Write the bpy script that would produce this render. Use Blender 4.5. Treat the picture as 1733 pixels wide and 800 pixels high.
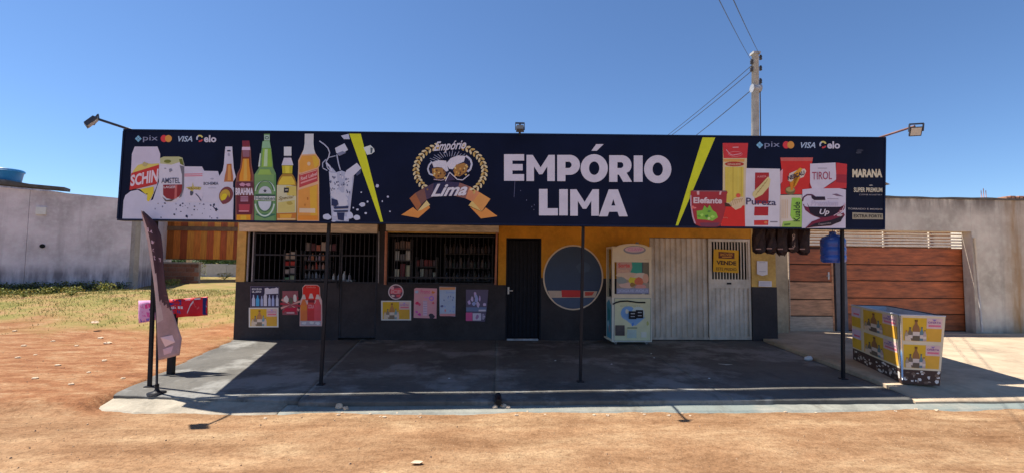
import bpy, bmesh, math, random
from mathutils import Vector, Matrix, noise
from mathutils.geometry import tessellate_polygon

for o in list(bpy.data.objects): bpy.data.objects.remove(o)
S = bpy.context.scene
COL = S.collection
random.seed(7)

# ------------------------------------------------------------------ camera
F_PX, CX, CY = 790.0, 866.5, 400.0
YAW, PITCH, ROLL = math.radians(3.0), math.radians(3.4), math.radians(0.6)
CAM = Vector((0.0, 0.0, 1.6))
R = (Matrix.Rotation(-YAW, 3, 'Z') @ Matrix.Rotation(math.pi/2 + PITCH, 3, 'X') @ Matrix.Rotation(ROLL, 3, 'Z'))
cd = bpy.data.cameras.new('camera'); cam = bpy.data.objects.new('camera', cd); COL.objects.link(cam)
cd.sensor_width = 36.0; cd.lens = 36.0*F_PX/1733.0; cd.clip_start = 0.05; cd.clip_end = 2000
cam.matrix_world = Matrix.Translation(CAM) @ R.to_4x4()
S.camera = cam
S.render.resolution_x, S.render.resolution_y = 1024, 472

# ------------------------------------------------------------------ sky, sun, exposure
SUN = Vector((-0.53, 0.19, 1.0)).normalized()
W = bpy.data.worlds.new('World'); S.world = W; W.use_nodes = True
nt = W.node_tree; bg = nt.nodes['Background']
sky = nt.nodes.new('ShaderNodeTexSky'); sky.sky_type = 'NISHITA'; sky.sun_disc = False
sky.sun_elevation = math.asin(SUN.z); sky.sun_rotation = math.atan2(SUN.x, SUN.y)
sky.altitude = 900; sky.air_density = 1.0; sky.dust_density = 0.1; sky.ozone_density = 9.0
nt.links.new(sky.outputs[0], bg.inputs[0]); bg.inputs[1].default_value = 0.092
ld = bpy.data.lights.new('sun', 'SUN'); ld.energy = 5.0; ld.angle = math.radians(0.5); ld.color = (1.0, 0.94, 0.84)
sun = bpy.data.objects.new('sun', ld); COL.objects.link(sun)
sun.rotation_euler = SUN.to_track_quat('Z', 'Y').to_euler()
S.view_settings.view_transform = 'Standard'; S.view_settings.look = 'None'
S.view_settings.exposure = 0.75; S.view_settings.gamma = 1.0; S.view_settings.use_curve_mapping = False
S.render.engine = 'CYCLES'; S.cycles.max_bounces = 16; S.cycles.diffuse_bounces = 10

# ------------------------------------------------------------------ pixel -> point
def ray(px, py): return R @ Vector(((px-CX)/F_PX, -(py-CY)/F_PX, -1.0))
def onY(px, py, Y):
    d = ray(px, py); return CAM + d*((Y-CAM.y)/d.y)
def onZ(px, py, z=0.0):
    d = ray(px, py); return CAM + d*((z-CAM.z)/d.z)
def onP(px, py, p0, n):
    d = ray(px, py); return CAM + d*((p0-CAM).dot(n)/d.dot(n))

# ------------------------------------------------------------------ materials
def lin1(v):
    v /= 255.0
    return v/12.92 if v <= .04045 else ((v+.055)/1.055)**2.4
def srgb(c, g=1.0):
    l = [lin1(v) for v in c]; g = min(g, .80/max(l)) if max(l) > 0 else g
    return tuple(v*g for v in l)
MATS = {}
def nmat(name, col, rough=.75, var=.12, scale=6.0, bump=0.0, bscale=60.0, metal=0.0, spec=.4, detail=6, rnd=0.0, stretch=None):
    if name in MATS: return MATS[name]
    m = bpy.data.materials.new(name); m.use_nodes = True; MATS[name] = m
    t = m.node_tree; b = t.nodes['Principled BSDF']; L = t.links.new
    b.inputs['Roughness'].default_value = rough; b.inputs['Metallic'].default_value = metal
    b.inputs['Specular IOR Level'].default_value = spec
    tc = t.nodes.new('ShaderNodeTexCoord'); vec = tc.outputs['Object']
    if stretch:
        mp = t.nodes.new('ShaderNodeMapping'); mp.inputs['Scale'].default_value = stretch
        L(vec, mp.inputs[0]); vec = mp.outputs[0]
    n = t.nodes.new('ShaderNodeTexNoise'); n.inputs['Scale'].default_value = scale; n.inputs['Detail'].default_value = detail
    n.inputs['Roughness'].default_value = .62
    L(vec, n.inputs['Vector'])
    r = t.nodes.new('ShaderNodeValToRGB'); e = r.color_ramp.elements
    e[0].position = .3; e[1].position = .7
    e[0].color = (*[c*(1-var) for c in col], 1); e[1].color = (*[min(.9, c*(1+var)) for c in col], 1)
    L(n.outputs['Fac'], r.inputs[0]); out = r.outputs[0]
    if rnd:
        oi = t.nodes.new('ShaderNodeObjectInfo'); h = t.nodes.new('ShaderNodeHueSaturation')
        mr = t.nodes.new('ShaderNodeMapRange'); mr.inputs[3].default_value = 1-rnd; mr.inputs[4].default_value = 1+rnd
        L(oi.outputs['Random'], mr.inputs[0]); L(mr.outputs[0], h.inputs['Value']); L(out, h.inputs['Color']); out = h.outputs[0]
    L(out, b.inputs['Base Color'])
    if bump:
        n2 = t.nodes.new('ShaderNodeTexNoise'); n2.inputs['Scale'].default_value = bscale; n2.inputs['Detail'].default_value = 5
        L(vec, n2.inputs['Vector'])
        bp = t.nodes.new('ShaderNodeBump'); bp.inputs['Strength'].default_value = bump; bp.inputs['Distance'].default_value = .02
        L(n2.outputs['Fac'], bp.inputs['Height']); L(bp.outputs[0], b.inputs['Normal'])
    return m
def ink(c, g=1.4):
    c = tuple(int(v) for v in c)
    return nmat('ink_%02x%02x%02x_%d' % (*c, int(g*10)), srgb(c, g), rough=.5, var=.07, scale=5, spec=.2)

# ------------------------------------------------------------------ mesh builder
ORG = {}
class MB:
    def __init__(s): s.v = []; s.f = []; s.m = []; s.mats = []; s.smooth = []
    def mi(s, mat):
        if mat not in s.mats: s.mats.append(mat)
        return s.mats.index(mat)
    def face(s, pts, mat, smooth=False):
        k = len(s.v); s.v += [Vector(p) for p in pts]; s.f.append(tuple(range(k, k+len(pts)))); s.m.append(s.mi(mat)); s.smooth.append(smooth)
    def hexa(s, p, mat):       # p: 8 points, bottom ring 0-3 then top ring 4-7
        k = len(s.v); s.v += [Vector(q) for q in p]; i = s.mi(mat)
        for q in ((3,2,1,0),(4,5,6,7),(0,1,5,4),(1,2,6,5),(2,3,7,6),(3,0,4,7)):
            s.f.append(tuple(k+a for a in q)); s.m.append(i); s.smooth.append(False)
    def box(s, x0, x1, y0, y1, z0, z1, mat):
        s.hexa([(x0,y0,z0),(x1,y0,z0),(x1,y1,z0),(x0,y1,z0),(x0,y0,z1),(x1,y0,z1),(x1,y1,z1),(x0,y1,z1)], mat)
    def bar(s, a, b, w, h, mat, up=(0,0,1)):
        a = Vector(a); b = Vector(b); d = (b-a).normalized(); u = Vector(up)
        if abs(d.dot(u)) > .95: u = Vector((0,1,0))
        r = d.cross(u).normalized()*w/2; q = r.cross(d).normalized()*h/2
        s.hexa([a-r-q, a+r-q, a+r+q, a-r+q, b-r-q, b+r-q, b+r+q, b-r+q], mat)
    def tube(s, pts, rad, mat, n=8, cap=True, smooth=True):
        pts = [Vector(p) for p in pts]; rr = rad if isinstance(rad, (list, tuple)) else [rad]*len(pts)
        k = len(s.v); i = s.mi(mat)
        for j, p in enumerate(pts):
            d = (pts[min(j+1, len(pts)-1)] - pts[max(j-1, 0)]).normalized()
            u = Vector((0,0,1)) if abs(d.z) < .9 else Vector((0,1,0))
            a = d.cross(u).normalized(); b = d.cross(a).normalized()
            for q in range(n):
                t = 2*math.pi*q/n; s.v.append(p + (a*math.cos(t)+b*math.sin(t))*rr[j])
        for j in range(len(pts)-1):
            for q in range(n):
                s.f.append((k+j*n+q, k+j*n+(q+1)%n, k+(j+1)*n+(q+1)%n, k+(j+1)*n+q)); s.m.append(i); s.smooth.append(smooth)
        if cap:
            s.f.append(tuple(k+q for q in range(n))); s.m.append(i); s.smooth.append(False)
            s.f.append(tuple(k+(len(pts)-1)*n+q for q in reversed(range(n)))); s.m.append(i); s.smooth.append(False)
    def lathe(s, c, prof, mat, n=16, smooth=True):   # prof: list of (r,z)
        s.tube([Vector(c)+Vector((0,0,z)) for r,z in prof], [max(r,.0005) for r,z in prof], mat, n, True, smooth)
    def prism(s, pts, vec, mat):      # closed polygon extruded by vec
        pts = [Vector(p) for p in pts]; v = Vector(vec); n = len(pts)
        s.face(pts, mat); s.face([p+v for p in reversed(pts)], mat)
        for j in range(n): s.face([pts[j], pts[j]+v, pts[(j+1)%n]+v, pts[(j+1)%n]], mat)
    def build(s, name, parent=None, loc=None, kind=None, weld=False):
        o0 = ORG.get(parent, Vector((0,0,0))) if parent else (Vector(loc) if loc is not None else Vector((0,0,0)))
        me = bpy.data.meshes.new(name)
        me.from_pydata([tuple(v-o0) for v in s.v], [], s.f)
        for m in s.mats: me.materials.append(m)
        me.polygons.foreach_set('material_index', s.m); me.polygons.foreach_set('use_smooth', s.smooth); me.update()
        if weld:
            bm = bmesh.new(); bm.from_mesh(me); bmesh.ops.remove_doubles(bm, verts=bm.verts, dist=1e-5); bm.to_mesh(me); bm.free()
        o = bpy.data.objects.new(name, me); COL.objects.link(o); ORG[o] = o0
        if parent: o.parent = parent
        else: o.location = o0
        if kind: o['kind'] = kind
        return o
def tag(o, label, cat, group=None):
    o['label'] = label; o['category'] = cat
    if group: o['group'] = group
    return o
def thing(name, loc, label, cat, group=None):
    o = bpy.data.objects.new(name, None); COL.objects.link(o); o.location = loc; o.empty_display_size = .1
    ORG[o] = Vector(loc); return tag(o, label, cat, group)
def copy_tree(o, delta, label=None, parent=None):
    c = o.copy(); COL.objects.link(c); c.parent = parent
    if parent is None: c.location = o.location + Vector(delta)
    if label: c['label'] = label
    for ch in list(o.children): copy_tree(ch, delta, None, c)
    return c

# ------------------------------------------------------------------ flat print
def text_mesh(txt, bold=0.0, shear=0.0, cache={}):
    k = (txt, bold, shear)
    if k in cache: return cache[k]
    cu = bpy.data.curves.new('t', 'FONT'); cu.body = txt; cu.offset = bold; cu.shear = shear; cu.resolution_u = 3; cu.fill_mode = 'FRONT'
    ob = bpy.data.objects.new('t', cu); me = ob.to_mesh()
    vs = [(v.co.x, v.co.y) for v in me.vertices]; fs = [tuple(p.vertices) for p in me.polygons]
    ob.to_mesh_clear(); bpy.data.objects.remove(ob); bpy.data.curves.remove(cu)
    x0 = min(v[0] for v in vs); x1 = max(v[0] for v in vs); y0 = min(v[1] for v in vs); y1 = max(v[1] for v in vs)
    cache[k] = ([((x-x0)/(x1-x0), (y1-y)/(y1-y0)) for x, y in vs], fs); return cache[k]
class Print:
    def __init__(s, tf, g=1.4, lh=.0015, base=1): s.tf = tf; s.mb = MB(); s.g = g; s.lh = lh; s.base = base; s.k = 0
    def h(s, layer): 
        s.k += 1; return (s.base + layer)*s.lh + s.k*2e-5
    def poly(s, pts, c, layer=0, holes=None):
        m = ink(c, s.g); h = s.h(layer)
        if not holes: s.mb.face([s.tf(x, y, h) for x, y in pts], m); return
        loops = [pts]+holes; allp = [p for l in loops for p in l]
        for t in tessellate_polygon([[Vector((x, y, 0)) for x, y in l] for l in loops]):
            s.mb.face([s.tf(*allp[i], h) for i in t], m)
    def rect(s, x0, y0, x1, y1, c, layer=0): s.poly([(x0,y0),(x1,y0),(x1,y1),(x0,y1)], c, layer)
    def ell(s, cx, cy, rx, ry, c, layer=0, n=22, rot=0.0, a0=0, a1=360):
        pts = []
        for i in range(n):
            t = math.radians(a0+(a1-a0)*i/(n if a1-a0 == 360 else n-1)); x = rx*math.cos(t); y = ry*math.sin(t)
            pts.append((cx+x*math.cos(rot)-y*math.sin(rot), cy+x*math.sin(rot)+y*math.cos(rot)))
        s.poly(pts, c, layer)
    def ring(s, cx, cy, rx, ry, w, c, layer=0, a0=0, a1=360, n=28):
        h = s.h(layer); m = ink(c, s.g)
        for i in range(n):
            t0 = math.radians(a0+(a1-a0)*i/n); t1 = math.radians(a0+(a1-a0)*(i+1)/n)
            q = [(cx+rx*math.cos(t0), cy+ry*math.sin(t0)), (cx+rx*math.cos(t1), cy+ry*math.sin(t1)),
                 (cx+(rx-w)*math.cos(t1), cy+(ry-w)*math.sin(t1)), (cx+(rx-w)*math.cos(t0), cy+(ry-w)*math.sin(t0))]
            s.mb.face([s.tf(x, y, h) for x, y in q], m)
    def line(s, pts, w, c, layer=0):
        for (x0,y0),(x1,y1) in zip(pts[:-1], pts[1:]):
            d = math.hypot(x1-x0, y1-y0) or 1; nx, ny = -(y1-y0)/d*w/2, (x1-x0)/d*w/2
            s.poly([(x0+nx,y0+ny),(x1+nx,y1+ny),(x1-nx,y1-ny),(x0-nx,y0-ny)], c, layer)
    def blob(s, cx, cy, rx, ry, c, layer=0, n=11, j=.3, rng=random):
        s.poly([(cx+rx*math.cos(2*math.pi*i/n)*(1+rng.uniform(-j, j)), cy+ry*math.sin(2*math.pi*i/n)*(1+rng.uniform(-j, j))) for i in range(n)], c, layer)
    def text(s, txt, quad, c, layer=1, bold=0.0, shear=0.0):   # quad: x0,y0,x1,y1 or 4 corners TL TR BR BL
        if len(quad) == 4 and not isinstance(quad[0], (tuple, list)):
            x0,y0,x1,y1 = quad; quad = [(x0,y0),(x1,y0),(x1,y1),(x0,y1)]
        (ax,ay),(bx,by),(cx,cy),(dx,dy) = quad
        vs, fs = text_mesh(txt, bold, shear); m = ink(c, s.g); h = s.h(layer)
        P = [s.tf((ax*(1-u)+bx*u)*(1-v)+(dx*(1-u)+cx*u)*v, (ay*(1-u)+by*u)*(1-v)+(dy*(1-u)+cy*u)*v, h) for u, v in vs]
        for f in fs: s.mb.face([P[i] for i in f], m)
    def build(s, name, parent=None, loc=None): return s.mb.build(name, parent, loc)

# ================================================================== SETTING
def sm(a, b, x):
    t = max(0.0, min(1.0, (x-a)/(b-a))); return t*t*(3-2*t)
WALL_Y = 9.98
SL_L0 = onZ(400, 572, 0); SL_L1 = onZ(205, 660, 0)          # left edge of the shop pavement
def slab_left(y): return SL_L1.x + (y-SL_L1.y)*(SL_L0.x-SL_L1.x)/(SL_L0.y-SL_L1.y)
def slab_right(y): return 5.35 + (y-6.0)*.16
AP0 = onZ(160, 690, -.07)
def apron_left(y): return AP0.x + (y-AP0.y)*(slab_left(5.95)-AP0.x)/(5.95-AP0.y)
def ground_h(x, y):
    lot = .02 + .62*sm(9.5, 17.0, y) + .10*noise.noise(Vector((x*.25, y*.25, 3)))*sm(7, 12, y)
    street = -.09
    edge = 5.48 + .12*noise.noise(Vector((x*.8, 0, 9)))
    if x < -4: z = street + (lot-street)*sm(edge-.12, edge+.22, y)*(1-(sm(apron_left(y)-.12, apron_left(y)+.04, x)*(1-sm(5.95, 6.1, y)) if y > 5.2 else 0))
    else: z = street + (lot-street)*sm(5.75, 6.2, y)
    z += .018*noise.noise(Vector((x*.9, y*.9, 0))) + .007*noise.noise(Vector((x*4, y*4, 1)))
    if y < 5.4: z += .010*noise.noise(Vector((x*.5+y*.35, y*2.6, 5)))
    if y < 5.0: z -= .012*math.exp(-((y-4.15-.15*noise.noise(Vector((x*.3,0,8))))/.14)**2)*(.5+.5*noise.noise(Vector((x*.7,4,1)))) + .014*math.exp(-((y-3.2-.15*noise.noise(Vector((x*.3,5,8))))/.16)**2)*(.6+.4*noise.noise(Vector((x*.6,9,1))))
    # bed under the paved areas and the buildings
    inside = sm(slab_left(y)+.02, slab_left(y)+.2, x)*sm(5.66, 5.85, y)*(1-sm(15.5, 17.5, y))*(1-sm(20, 24, x))
    z -= inside*.3
    z -= .35*sm(20, 200, abs(y-6)) * 0
    return z
def axis(lo, a, b, hi, step, ext):
    r = [a+i*step for i in range(int((b-a)/step)+1)]
    v = r[-1]; s = step
    while v < hi: s *= ext; v += s; r.append(v)
    v = r[0]; s = step; pre = []
    while v > lo: s *= ext; v -= s; pre.append(v)
    return pre[::-1]+r
gx = axis(-500, -14, 9, 500, .11, 1.16); gy = axis(-300, 2.2, 17, 700, .1, 1.16)
gm = bpy.data.meshes.new('ground'); nx, ny = len(gx), len(gy)
gm.from_pydata([(x, y, ground_h(x, y)) for y in gy for x in gx], [], [(j*nx+i, j*nx+i+1, (j+1)*nx+i+1, (j+1)*nx+i) for j in range(ny-1) for i in range(nx-1)])
gm.polygons.foreach_set('use_smooth', [True]*len(gm.polygons))
za = gm.attributes.new('zone', 'FLOAT_COLOR', 'POINT')
vals = []
for y in gy:
    for x in gx:
        n1 = noise.noise(Vector((x*.6, y*.9, 2)))
        lot = sm(5.25, 5.75, y + .3*n1)*(1-sm(-4.6, -3.6, x))
        gr = sm(9.9, 12.4, y + 2.0*n1 + .5*noise.noise(Vector((x*2, y*2, 7)))) if x < slab_left(y)+.3 else (1.0 if y > 16 else 0.0)
        vals += [lot, gr, 0, 1]
za.data.foreach_set('color', vals)
ground = bpy.data.objects.new('ground', gm); COL.objects.link(ground); ground['kind'] = 'structure'

def ground_mat():
    m = bpy.data.materials.new('packed_dirt'); m.use_nodes = True; t = m.node_tree; L = t.links.new; b = t.nodes['Principled BSDF']
    b.inputs['Roughness'].default_value = .95; b.inputs['Specular IOR Level'].default_value = .1
    tc = t.nodes.new('ShaderNodeTexCoord').outputs['Object']
    def nz(scale, detail=6, stretch=None, rough=.6):
        n = t.nodes.new('ShaderNodeTexNoise'); n.inputs['Scale'].default_value = scale; n.inputs['Detail'].default_value = detail; n.inputs['Roughness'].default_value = rough
        v = tc
        if stretch:
            mp = t.nodes.new('ShaderNodeMapping'); mp.inputs['Scale'].default_value = stretch; L(tc, mp.inputs[0]); v = mp.outputs[0]
        L(v, n.inputs['Vector']); return n.outputs['Fac']
    def ramp(f, stops):
        r = t.nodes.new('ShaderNodeValToRGB'); e = r.color_ramp.elements
        while len(e) < len(stops): e.new(.5)
        for el, (p, c) in zip(e, stops): el.position = p; el.color = (*c, 1)
        L(f, r.inputs[0]); return r.outputs[0]
    def mix(f, a, bb, mode='MIX'):
        x = t.nodes.new('ShaderNodeMix'); x.data_type = 'RGBA'; x.blend_type = mode
        if hasattr(f, 'links'): L(f, x.inputs[0])
        else: x.inputs[0].default_value = f
        L(a, x.inputs[6]); L(bb, x.inputs[7]); return x.outputs[2]
    # sandy street with pale worn patches and darker pebbly patches
    street = ramp(nz(.8, 9, (1, 2.3, 1), .68), [(.30, (.205, .108, .054)), (.42, (.28, .158, .083)), (.54, (.34, .208, .115)), (.63, (.42, .28, .162)), (.78, (.49, .35, .215))])
    peb = ramp(nz(34, 7, None, .78), [(.33, (.52, .47, .43)), (.48, (1, 1, 1)), (.66, (1.28, 1.27, 1.25))])
    trk = ramp(nz(1.0, 7, (.3, 3.2, 1), .6), [(.34, (.80, .77, .74)), (.5, (1, 1, 1)), (.66, (1.10, 1.09, 1.08))])
    grit = ramp(nz(9, 8, (1, 1.6, 1), .78), [(.36, (.70, .66, .62)), (.52, (1, 1, 1)), (.7, (1.16, 1.15, 1.13))])
    street = mix(.85, street, trk, 'MULTIPLY'); street = mix(.85, street, grit, 'MULTIPLY'); street = mix(.8, street, peb, 'MULTIPLY')
    lot = ramp(nz(1.5, 9, (1, 2.4, 1), .74), [(.3, (.155, .066, .033)), (.46, (.27, .120, .056)), (.58, (.34, .19, .10)), (.72, (.44, .315, .20))])
    lot = mix(.8, lot, grit, 'MULTIPLY'); lot = mix(.7, lot, peb, 'MULTIPLY')
    grass = ramp(nz(1.4, 8, None, .7), [(.36, (.34, .20, .10)), (.47, (.30, .21, .085)), (.58, (.22, .19, .06)), (.7, (.14, .14, .038))])
    at = t.nodes.new('ShaderNodeAttribute'); at.attribute_name = 'zone'
    sp = t.nodes.new('ShaderNodeSeparateColor'); L(at.outputs['Color'], sp.inputs[0])
    c = mix(sp.outputs[0], street, lot); c = mix(sp.outputs[1], c, grass)
    L(c, b.inputs['Base Color'])
    ad = t.nodes.new('ShaderNodeMath'); ad.operation = 'MULTIPLY_ADD'; L(nz(45, 5), ad.inputs[0]); ad.inputs[1].default_value = .5; L(nz(7, 6), ad.inputs[2])
    bp = t.nodes.new('ShaderNodeBump'); bp.inputs['Strength'].default_value = .95; bp.inputs['Distance'].default_value = .022
    L(ad.outputs[0], bp.inputs['Height']); L(bp.outputs[0], b.inputs['Normal'])
    return m
gm.materials.append(ground_mat())

# ---- stained wall / slab materials
def stain_mat(name, base, dark, streak=1.0, rough=.9, scale=1.3, dirt_z=None, rust=None, bump=.35, paint=None, scuff=None):
    m = bpy.data.materials.new(name); m.use_nodes = True; t = m.node_tree; L = t.links.new; b = t.nodes['Principled BSDF']
    b.inputs['Roughness'].default_value = rough; b.inputs['Specular IOR Level'].default_value = .25
    tc = t.nodes.new('ShaderNodeTexCoord').outputs['Object']
    def nz(sc, st=None, det=7, r=.62):
        n = t.nodes.new('ShaderNodeTexNoise'); n.inputs['Scale'].default_value = sc; n.inputs['Detail'].default_value = det; n.inputs['Roughness'].default_value = r
        v = tc
        if st:
            mp = t.nodes.new('ShaderNodeMapping'); mp.inputs['Scale'].default_value = st; L(tc, mp.inputs[0]); v = mp.outputs[0]
        L(v, n.inputs['Vector']); return n.outputs['Fac']
    def rng(f, a, c, lo=0.0, hi=1.0):
        r = t.nodes.new('ShaderNodeMapRange'); r.inputs[1].default_value = a; r.inputs[2].default_value = c; r.inputs[3].default_value = lo; r.inputs[4].default_value = hi
        L(f, r.inputs[0]); return r.outputs[0]
    def mix(f, a, c):
        x = t.nodes.new('ShaderNodeMix'); x.data_type = 'RGBA'; L(f, x.inputs[0])
        if isinstance(a, tuple): x.inputs[6].default_value = (*a, 1)
        else: L(a, x.inputs[6])
        x.inputs[7].default_value = (*c, 1); return x.outputs[2]
    def mul(a, c):
        x = t.nodes.new('ShaderNodeMath'); x.operation = 'MULTIPLY'; L(a, x.inputs[0])
        if isinstance(c, float): x.inputs[1].default_value = c
        else: L(c, x.inputs[1])
        return x.outputs[0]
    c = mix(rng(nz(scale), .38, .66), base, tuple(v*.62 for v in base))
    c = mix(mul(rng(nz(scale*9), .45, .75), .45), c, tuple(min(.8, v*1.25) for v in base))
    if paint: c = mix(rng(nz(.55, None, 8, .7), .5, .58), c, paint)
    if scuff:
        c = mix(mul(rng(nz(5, (1, 2.6, 1), 8, .75), .60, .70), .55), c, scuff); c = mix(mul(rng(nz(2.3, (1.8, .5, 1), 8, .75), .56, .72), .6), c, dark)
    if streak:
        c = mix(mul(rng(nz(1.6, (2.2, 2.2, .16)), .52, .72), streak), c, dark)
    if dirt_z:            # damp weathering that hangs from the coping / climbs from the foot: (z_foot, h_foot, z_top, h_top)
        sx = t.nodes.new('ShaderNodeSeparateXYZ'); L(tc, sx.inputs[0])
        z0, h0, z1, h1 = dirt_z; nn = nz(2.2, (1.6, 1.6, .35))
        if h0: c = mix(mul(rng(sx.outputs[2], z0+h0, z0), rng(nn, .3, .6)), c, dark)
        if h1: c = mix(mul(rng(sx.outputs[2], z1-h1, z1), rng(nn, .38, .6)), c, dark)
    if rust:              # (x centre, half width, colour) a run-off stain
        sx = t.nodes.new('ShaderNodeSeparateXYZ'); L(tc, sx.inputs[0])
        a = t.nodes.new('ShaderNodeMath'); a.operation = 'SUBTRACT'; L(sx.outputs[0], a.inputs[0]); a.inputs[1].default_value = rust[0]
        ab = t.nodes.new('ShaderNodeMath'); ab.operation = 'ABSOLUTE'; L(a.outputs[0], ab.inputs[0])
        c = mix(mul(rng(ab.outputs[0], rust[1], 0.0), rng(nz(2.0, (2, 2, .3)), .3, .65)), c, rust[2])
    L(c, b.inputs['Base Color'])
    bp = t.nodes.new('ShaderNodeBump'); bp.inputs['Strength'].default_value = bump; bp.inputs['Distance'].default_value = .01
    L(nz(30), bp.inputs['Height']); L(bp.outputs[0], b.inputs['Normal'])
    return m
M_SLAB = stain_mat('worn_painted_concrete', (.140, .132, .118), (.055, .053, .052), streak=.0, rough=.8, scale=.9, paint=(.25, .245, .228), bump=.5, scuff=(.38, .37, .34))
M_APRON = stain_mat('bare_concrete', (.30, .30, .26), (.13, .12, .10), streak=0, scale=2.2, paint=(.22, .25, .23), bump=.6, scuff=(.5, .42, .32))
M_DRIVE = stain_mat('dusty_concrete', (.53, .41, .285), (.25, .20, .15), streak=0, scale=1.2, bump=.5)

# ---- shop pavement: four bays with open joints, ragged front edge
pav = bpy.data.objects.new('shop_pavement', None); COL.objects.link(pav); pav['kind'] = 'structure'; ORG[pav] = Vector((0,0,0))
def bay(name, xl, xr, y0, y1, mat, ztop, front_j=0.0, n=40, drop=0.0, parent=pav, zb=-.3):
    """grid slab: xl/xr functions of y, y0/y1 functions of u; rounded ragged nose at the front"""
    mb = MB(); nyy = 26; rows = []
    for j in range(nyy+1):
        v = j/nyy; row = []
        for i in range(n+1):
            u = i/n
            ya = y0(u); y = ya + (y1-ya)*(v**1.6)
            x = xl(y)*(1-u) + xr(y)*u
            z = ztop + .006*noise.noise(Vector((x*1.1, y*1.1, 4)))
            dd = y-ya
            z -= drop*(1-sm(0, .75, dd)) + .02*(1-sm(0, .05, dd))
            row.append((x, y, z))
        rows.append(row)
    for j in range(nyy):
        for i in range(n): mb.face([rows[j][i], rows[j][i+1], rows[j+1][i+1], rows[j+1][i]], mat, True)
    for i in range(n):
        a, b = rows[0][i], rows[0][i+1]; mb.face([(a[0],a[1],zb),(b[0],b[1],zb),b,a], mat)
    for j in range(nyy):
        a, b = rows[j][0], rows[j+1][0]; mb.face([(b[0],b[1],zb),(a[0],a[1],zb),a,b], mat)
        a, b = rows[j][n], rows[j+1][n]; mb.face([(a[0],a[1],zb),(b[0],b[1],zb),b,a], mat)
    me = mb.build(name, parent, weld=True)
    return me
def rag(seed, y, amp=.05): return lambda u: y + amp*noise.noise(Vector((u*9, seed, 0))) + amp*.5*noise.noise(Vector((u*33, seed, 2)))
yf = 5.60
cuts = [lambda y: slab_left(y), lambda y: -2.2+(y-6)*-.30*.35, lambda y: .12+(y-6)*.02, lambda y: 3.0, lambda y: slab_right(y)]
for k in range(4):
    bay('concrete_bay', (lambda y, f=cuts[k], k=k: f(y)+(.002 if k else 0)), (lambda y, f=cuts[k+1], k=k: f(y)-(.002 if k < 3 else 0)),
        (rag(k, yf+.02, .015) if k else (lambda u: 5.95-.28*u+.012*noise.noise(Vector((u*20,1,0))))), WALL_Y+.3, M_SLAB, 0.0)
# low concrete apron in front of the pavement: broken at the left, a narrow painted kerb strip elsewhere
AP = [onZ(px, py, -.07) for px, py in ((160,690),(215,696),(300,697),(400,700),(470,698),(530,692),(548,689))]
def ap_front(u):
    x = AP[0].x + (-2.33-AP[0].x)*u
    for p, q in zip(AP[:-1], AP[1:]):
        if p.x <= x <= q.x: y = p.y+(q.y-p.y)*(x-p.x)/(q.x-p.x); break
    else: y = AP[-1].y if x > AP[-1].x else AP[0].y
    return y + .03*noise.noise(Vector((u*22, 3, 0))) + .018*noise.noise(Vector((u*70, 3, 0)))
M_APRON2 = stain_mat('broken_beige_concrete', (.42, .37, .29), (.2, .18, .15), streak=0, scale=2.6, bump=.7, scuff=(.52, .42, .31))
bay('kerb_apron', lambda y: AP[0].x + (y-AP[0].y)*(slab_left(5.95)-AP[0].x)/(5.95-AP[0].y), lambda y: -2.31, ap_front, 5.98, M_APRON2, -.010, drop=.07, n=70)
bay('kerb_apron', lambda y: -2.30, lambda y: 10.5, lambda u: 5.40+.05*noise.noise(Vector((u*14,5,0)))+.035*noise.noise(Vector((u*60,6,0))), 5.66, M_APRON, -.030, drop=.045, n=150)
# ---- neighbour's driveway
dr = bay('driveway', lambda y: slab_right(y)+.03, lambda y: 22.0, lambda u: 5.62+.02*noise.noise(Vector((u*30,8,0))), 12.3, M_DRIVE, .05, n=60, parent=None, drop=.075); dr['kind'] = 'structure'

# ================================================================== SHOP
M_ORANGE = stain_mat('orange_wall_paint', (.80, .35, .032), (.42, .18, .04), streak=.35, rough=.7, scale=2.0, bump=.2)
M_CREAM = stain_mat('yellow_wall_paint', (.80, .50, .15), (.42, .25, .09), streak=.3, rough=.75, scale=2.0, bump=.2)
M_DADO = stain_mat('black_wall_paint', (.054, .046, .050), (.030, .027, .030), streak=.3, rough=.7, scale=2.0, bump=.2)
M_BLACK = nmat('black_metal_paint', (.016, .016, .020), .5, .25, 12, .1, spec=.2)
M_BAR = nmat('grille_bar_paint', (.040, .040, .050), .6, .3, 20, spec=.2)
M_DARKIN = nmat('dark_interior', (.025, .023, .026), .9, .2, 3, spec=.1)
M_TANB = nmat('tan_lintel', (.66, .56, .43), .8, .3, 4, .15, stretch=(1, 1, 5))
M_PRIMER = nmat('red_primer_pipe', (.50, .20, .12), .6, .2, 15)
M_GALV = nmat('galvanised', (.42, .42, .43), .5, .2, 10, metal=.4)
M_WHITE = nmat('white_enamel', (.72, .70, .66), .4, .08, 8)
M_GREYPIPE = nmat('grey_pipe', (.30, .29, .31), .5, .2, 15)
WY = WALL_Y
def wx(px, py=480): return onY(px, py, WY).x
def wz(px, py): return onY(px, py, WY).z
X = {k: wx(k) for k in (399, 413, 575, 638, 655, 842, 857, 915, 1101, 1200, 1271, 1313)}
ZD = wz(500, 477)                      # top of the black dado at the windows
ZD2 = wz(960, 470)                     # dado on the plain wall
ZH = wz(500, 392); ZT = 3.02
shop = thing('shop', (0.4, WY+.1, 0), 'single storey orange and black shop with barred openings behind the long sign', 'building')
def wallbox(name, x0, x1, z0, z1, mat, y0=WY, y1=WY+.15, parent=shop):
    mb = MB(); mb.box(x0, x1, y0, y1, z0, z1, mat); return mb.build(name, parent)
wallbox('dado_wall', X[399], X[575], -.1, ZD, M_DADO)
wallbox('dado_wall', X[638], X[842]+.01, -.1, ZD-.02, M_DADO)
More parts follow.
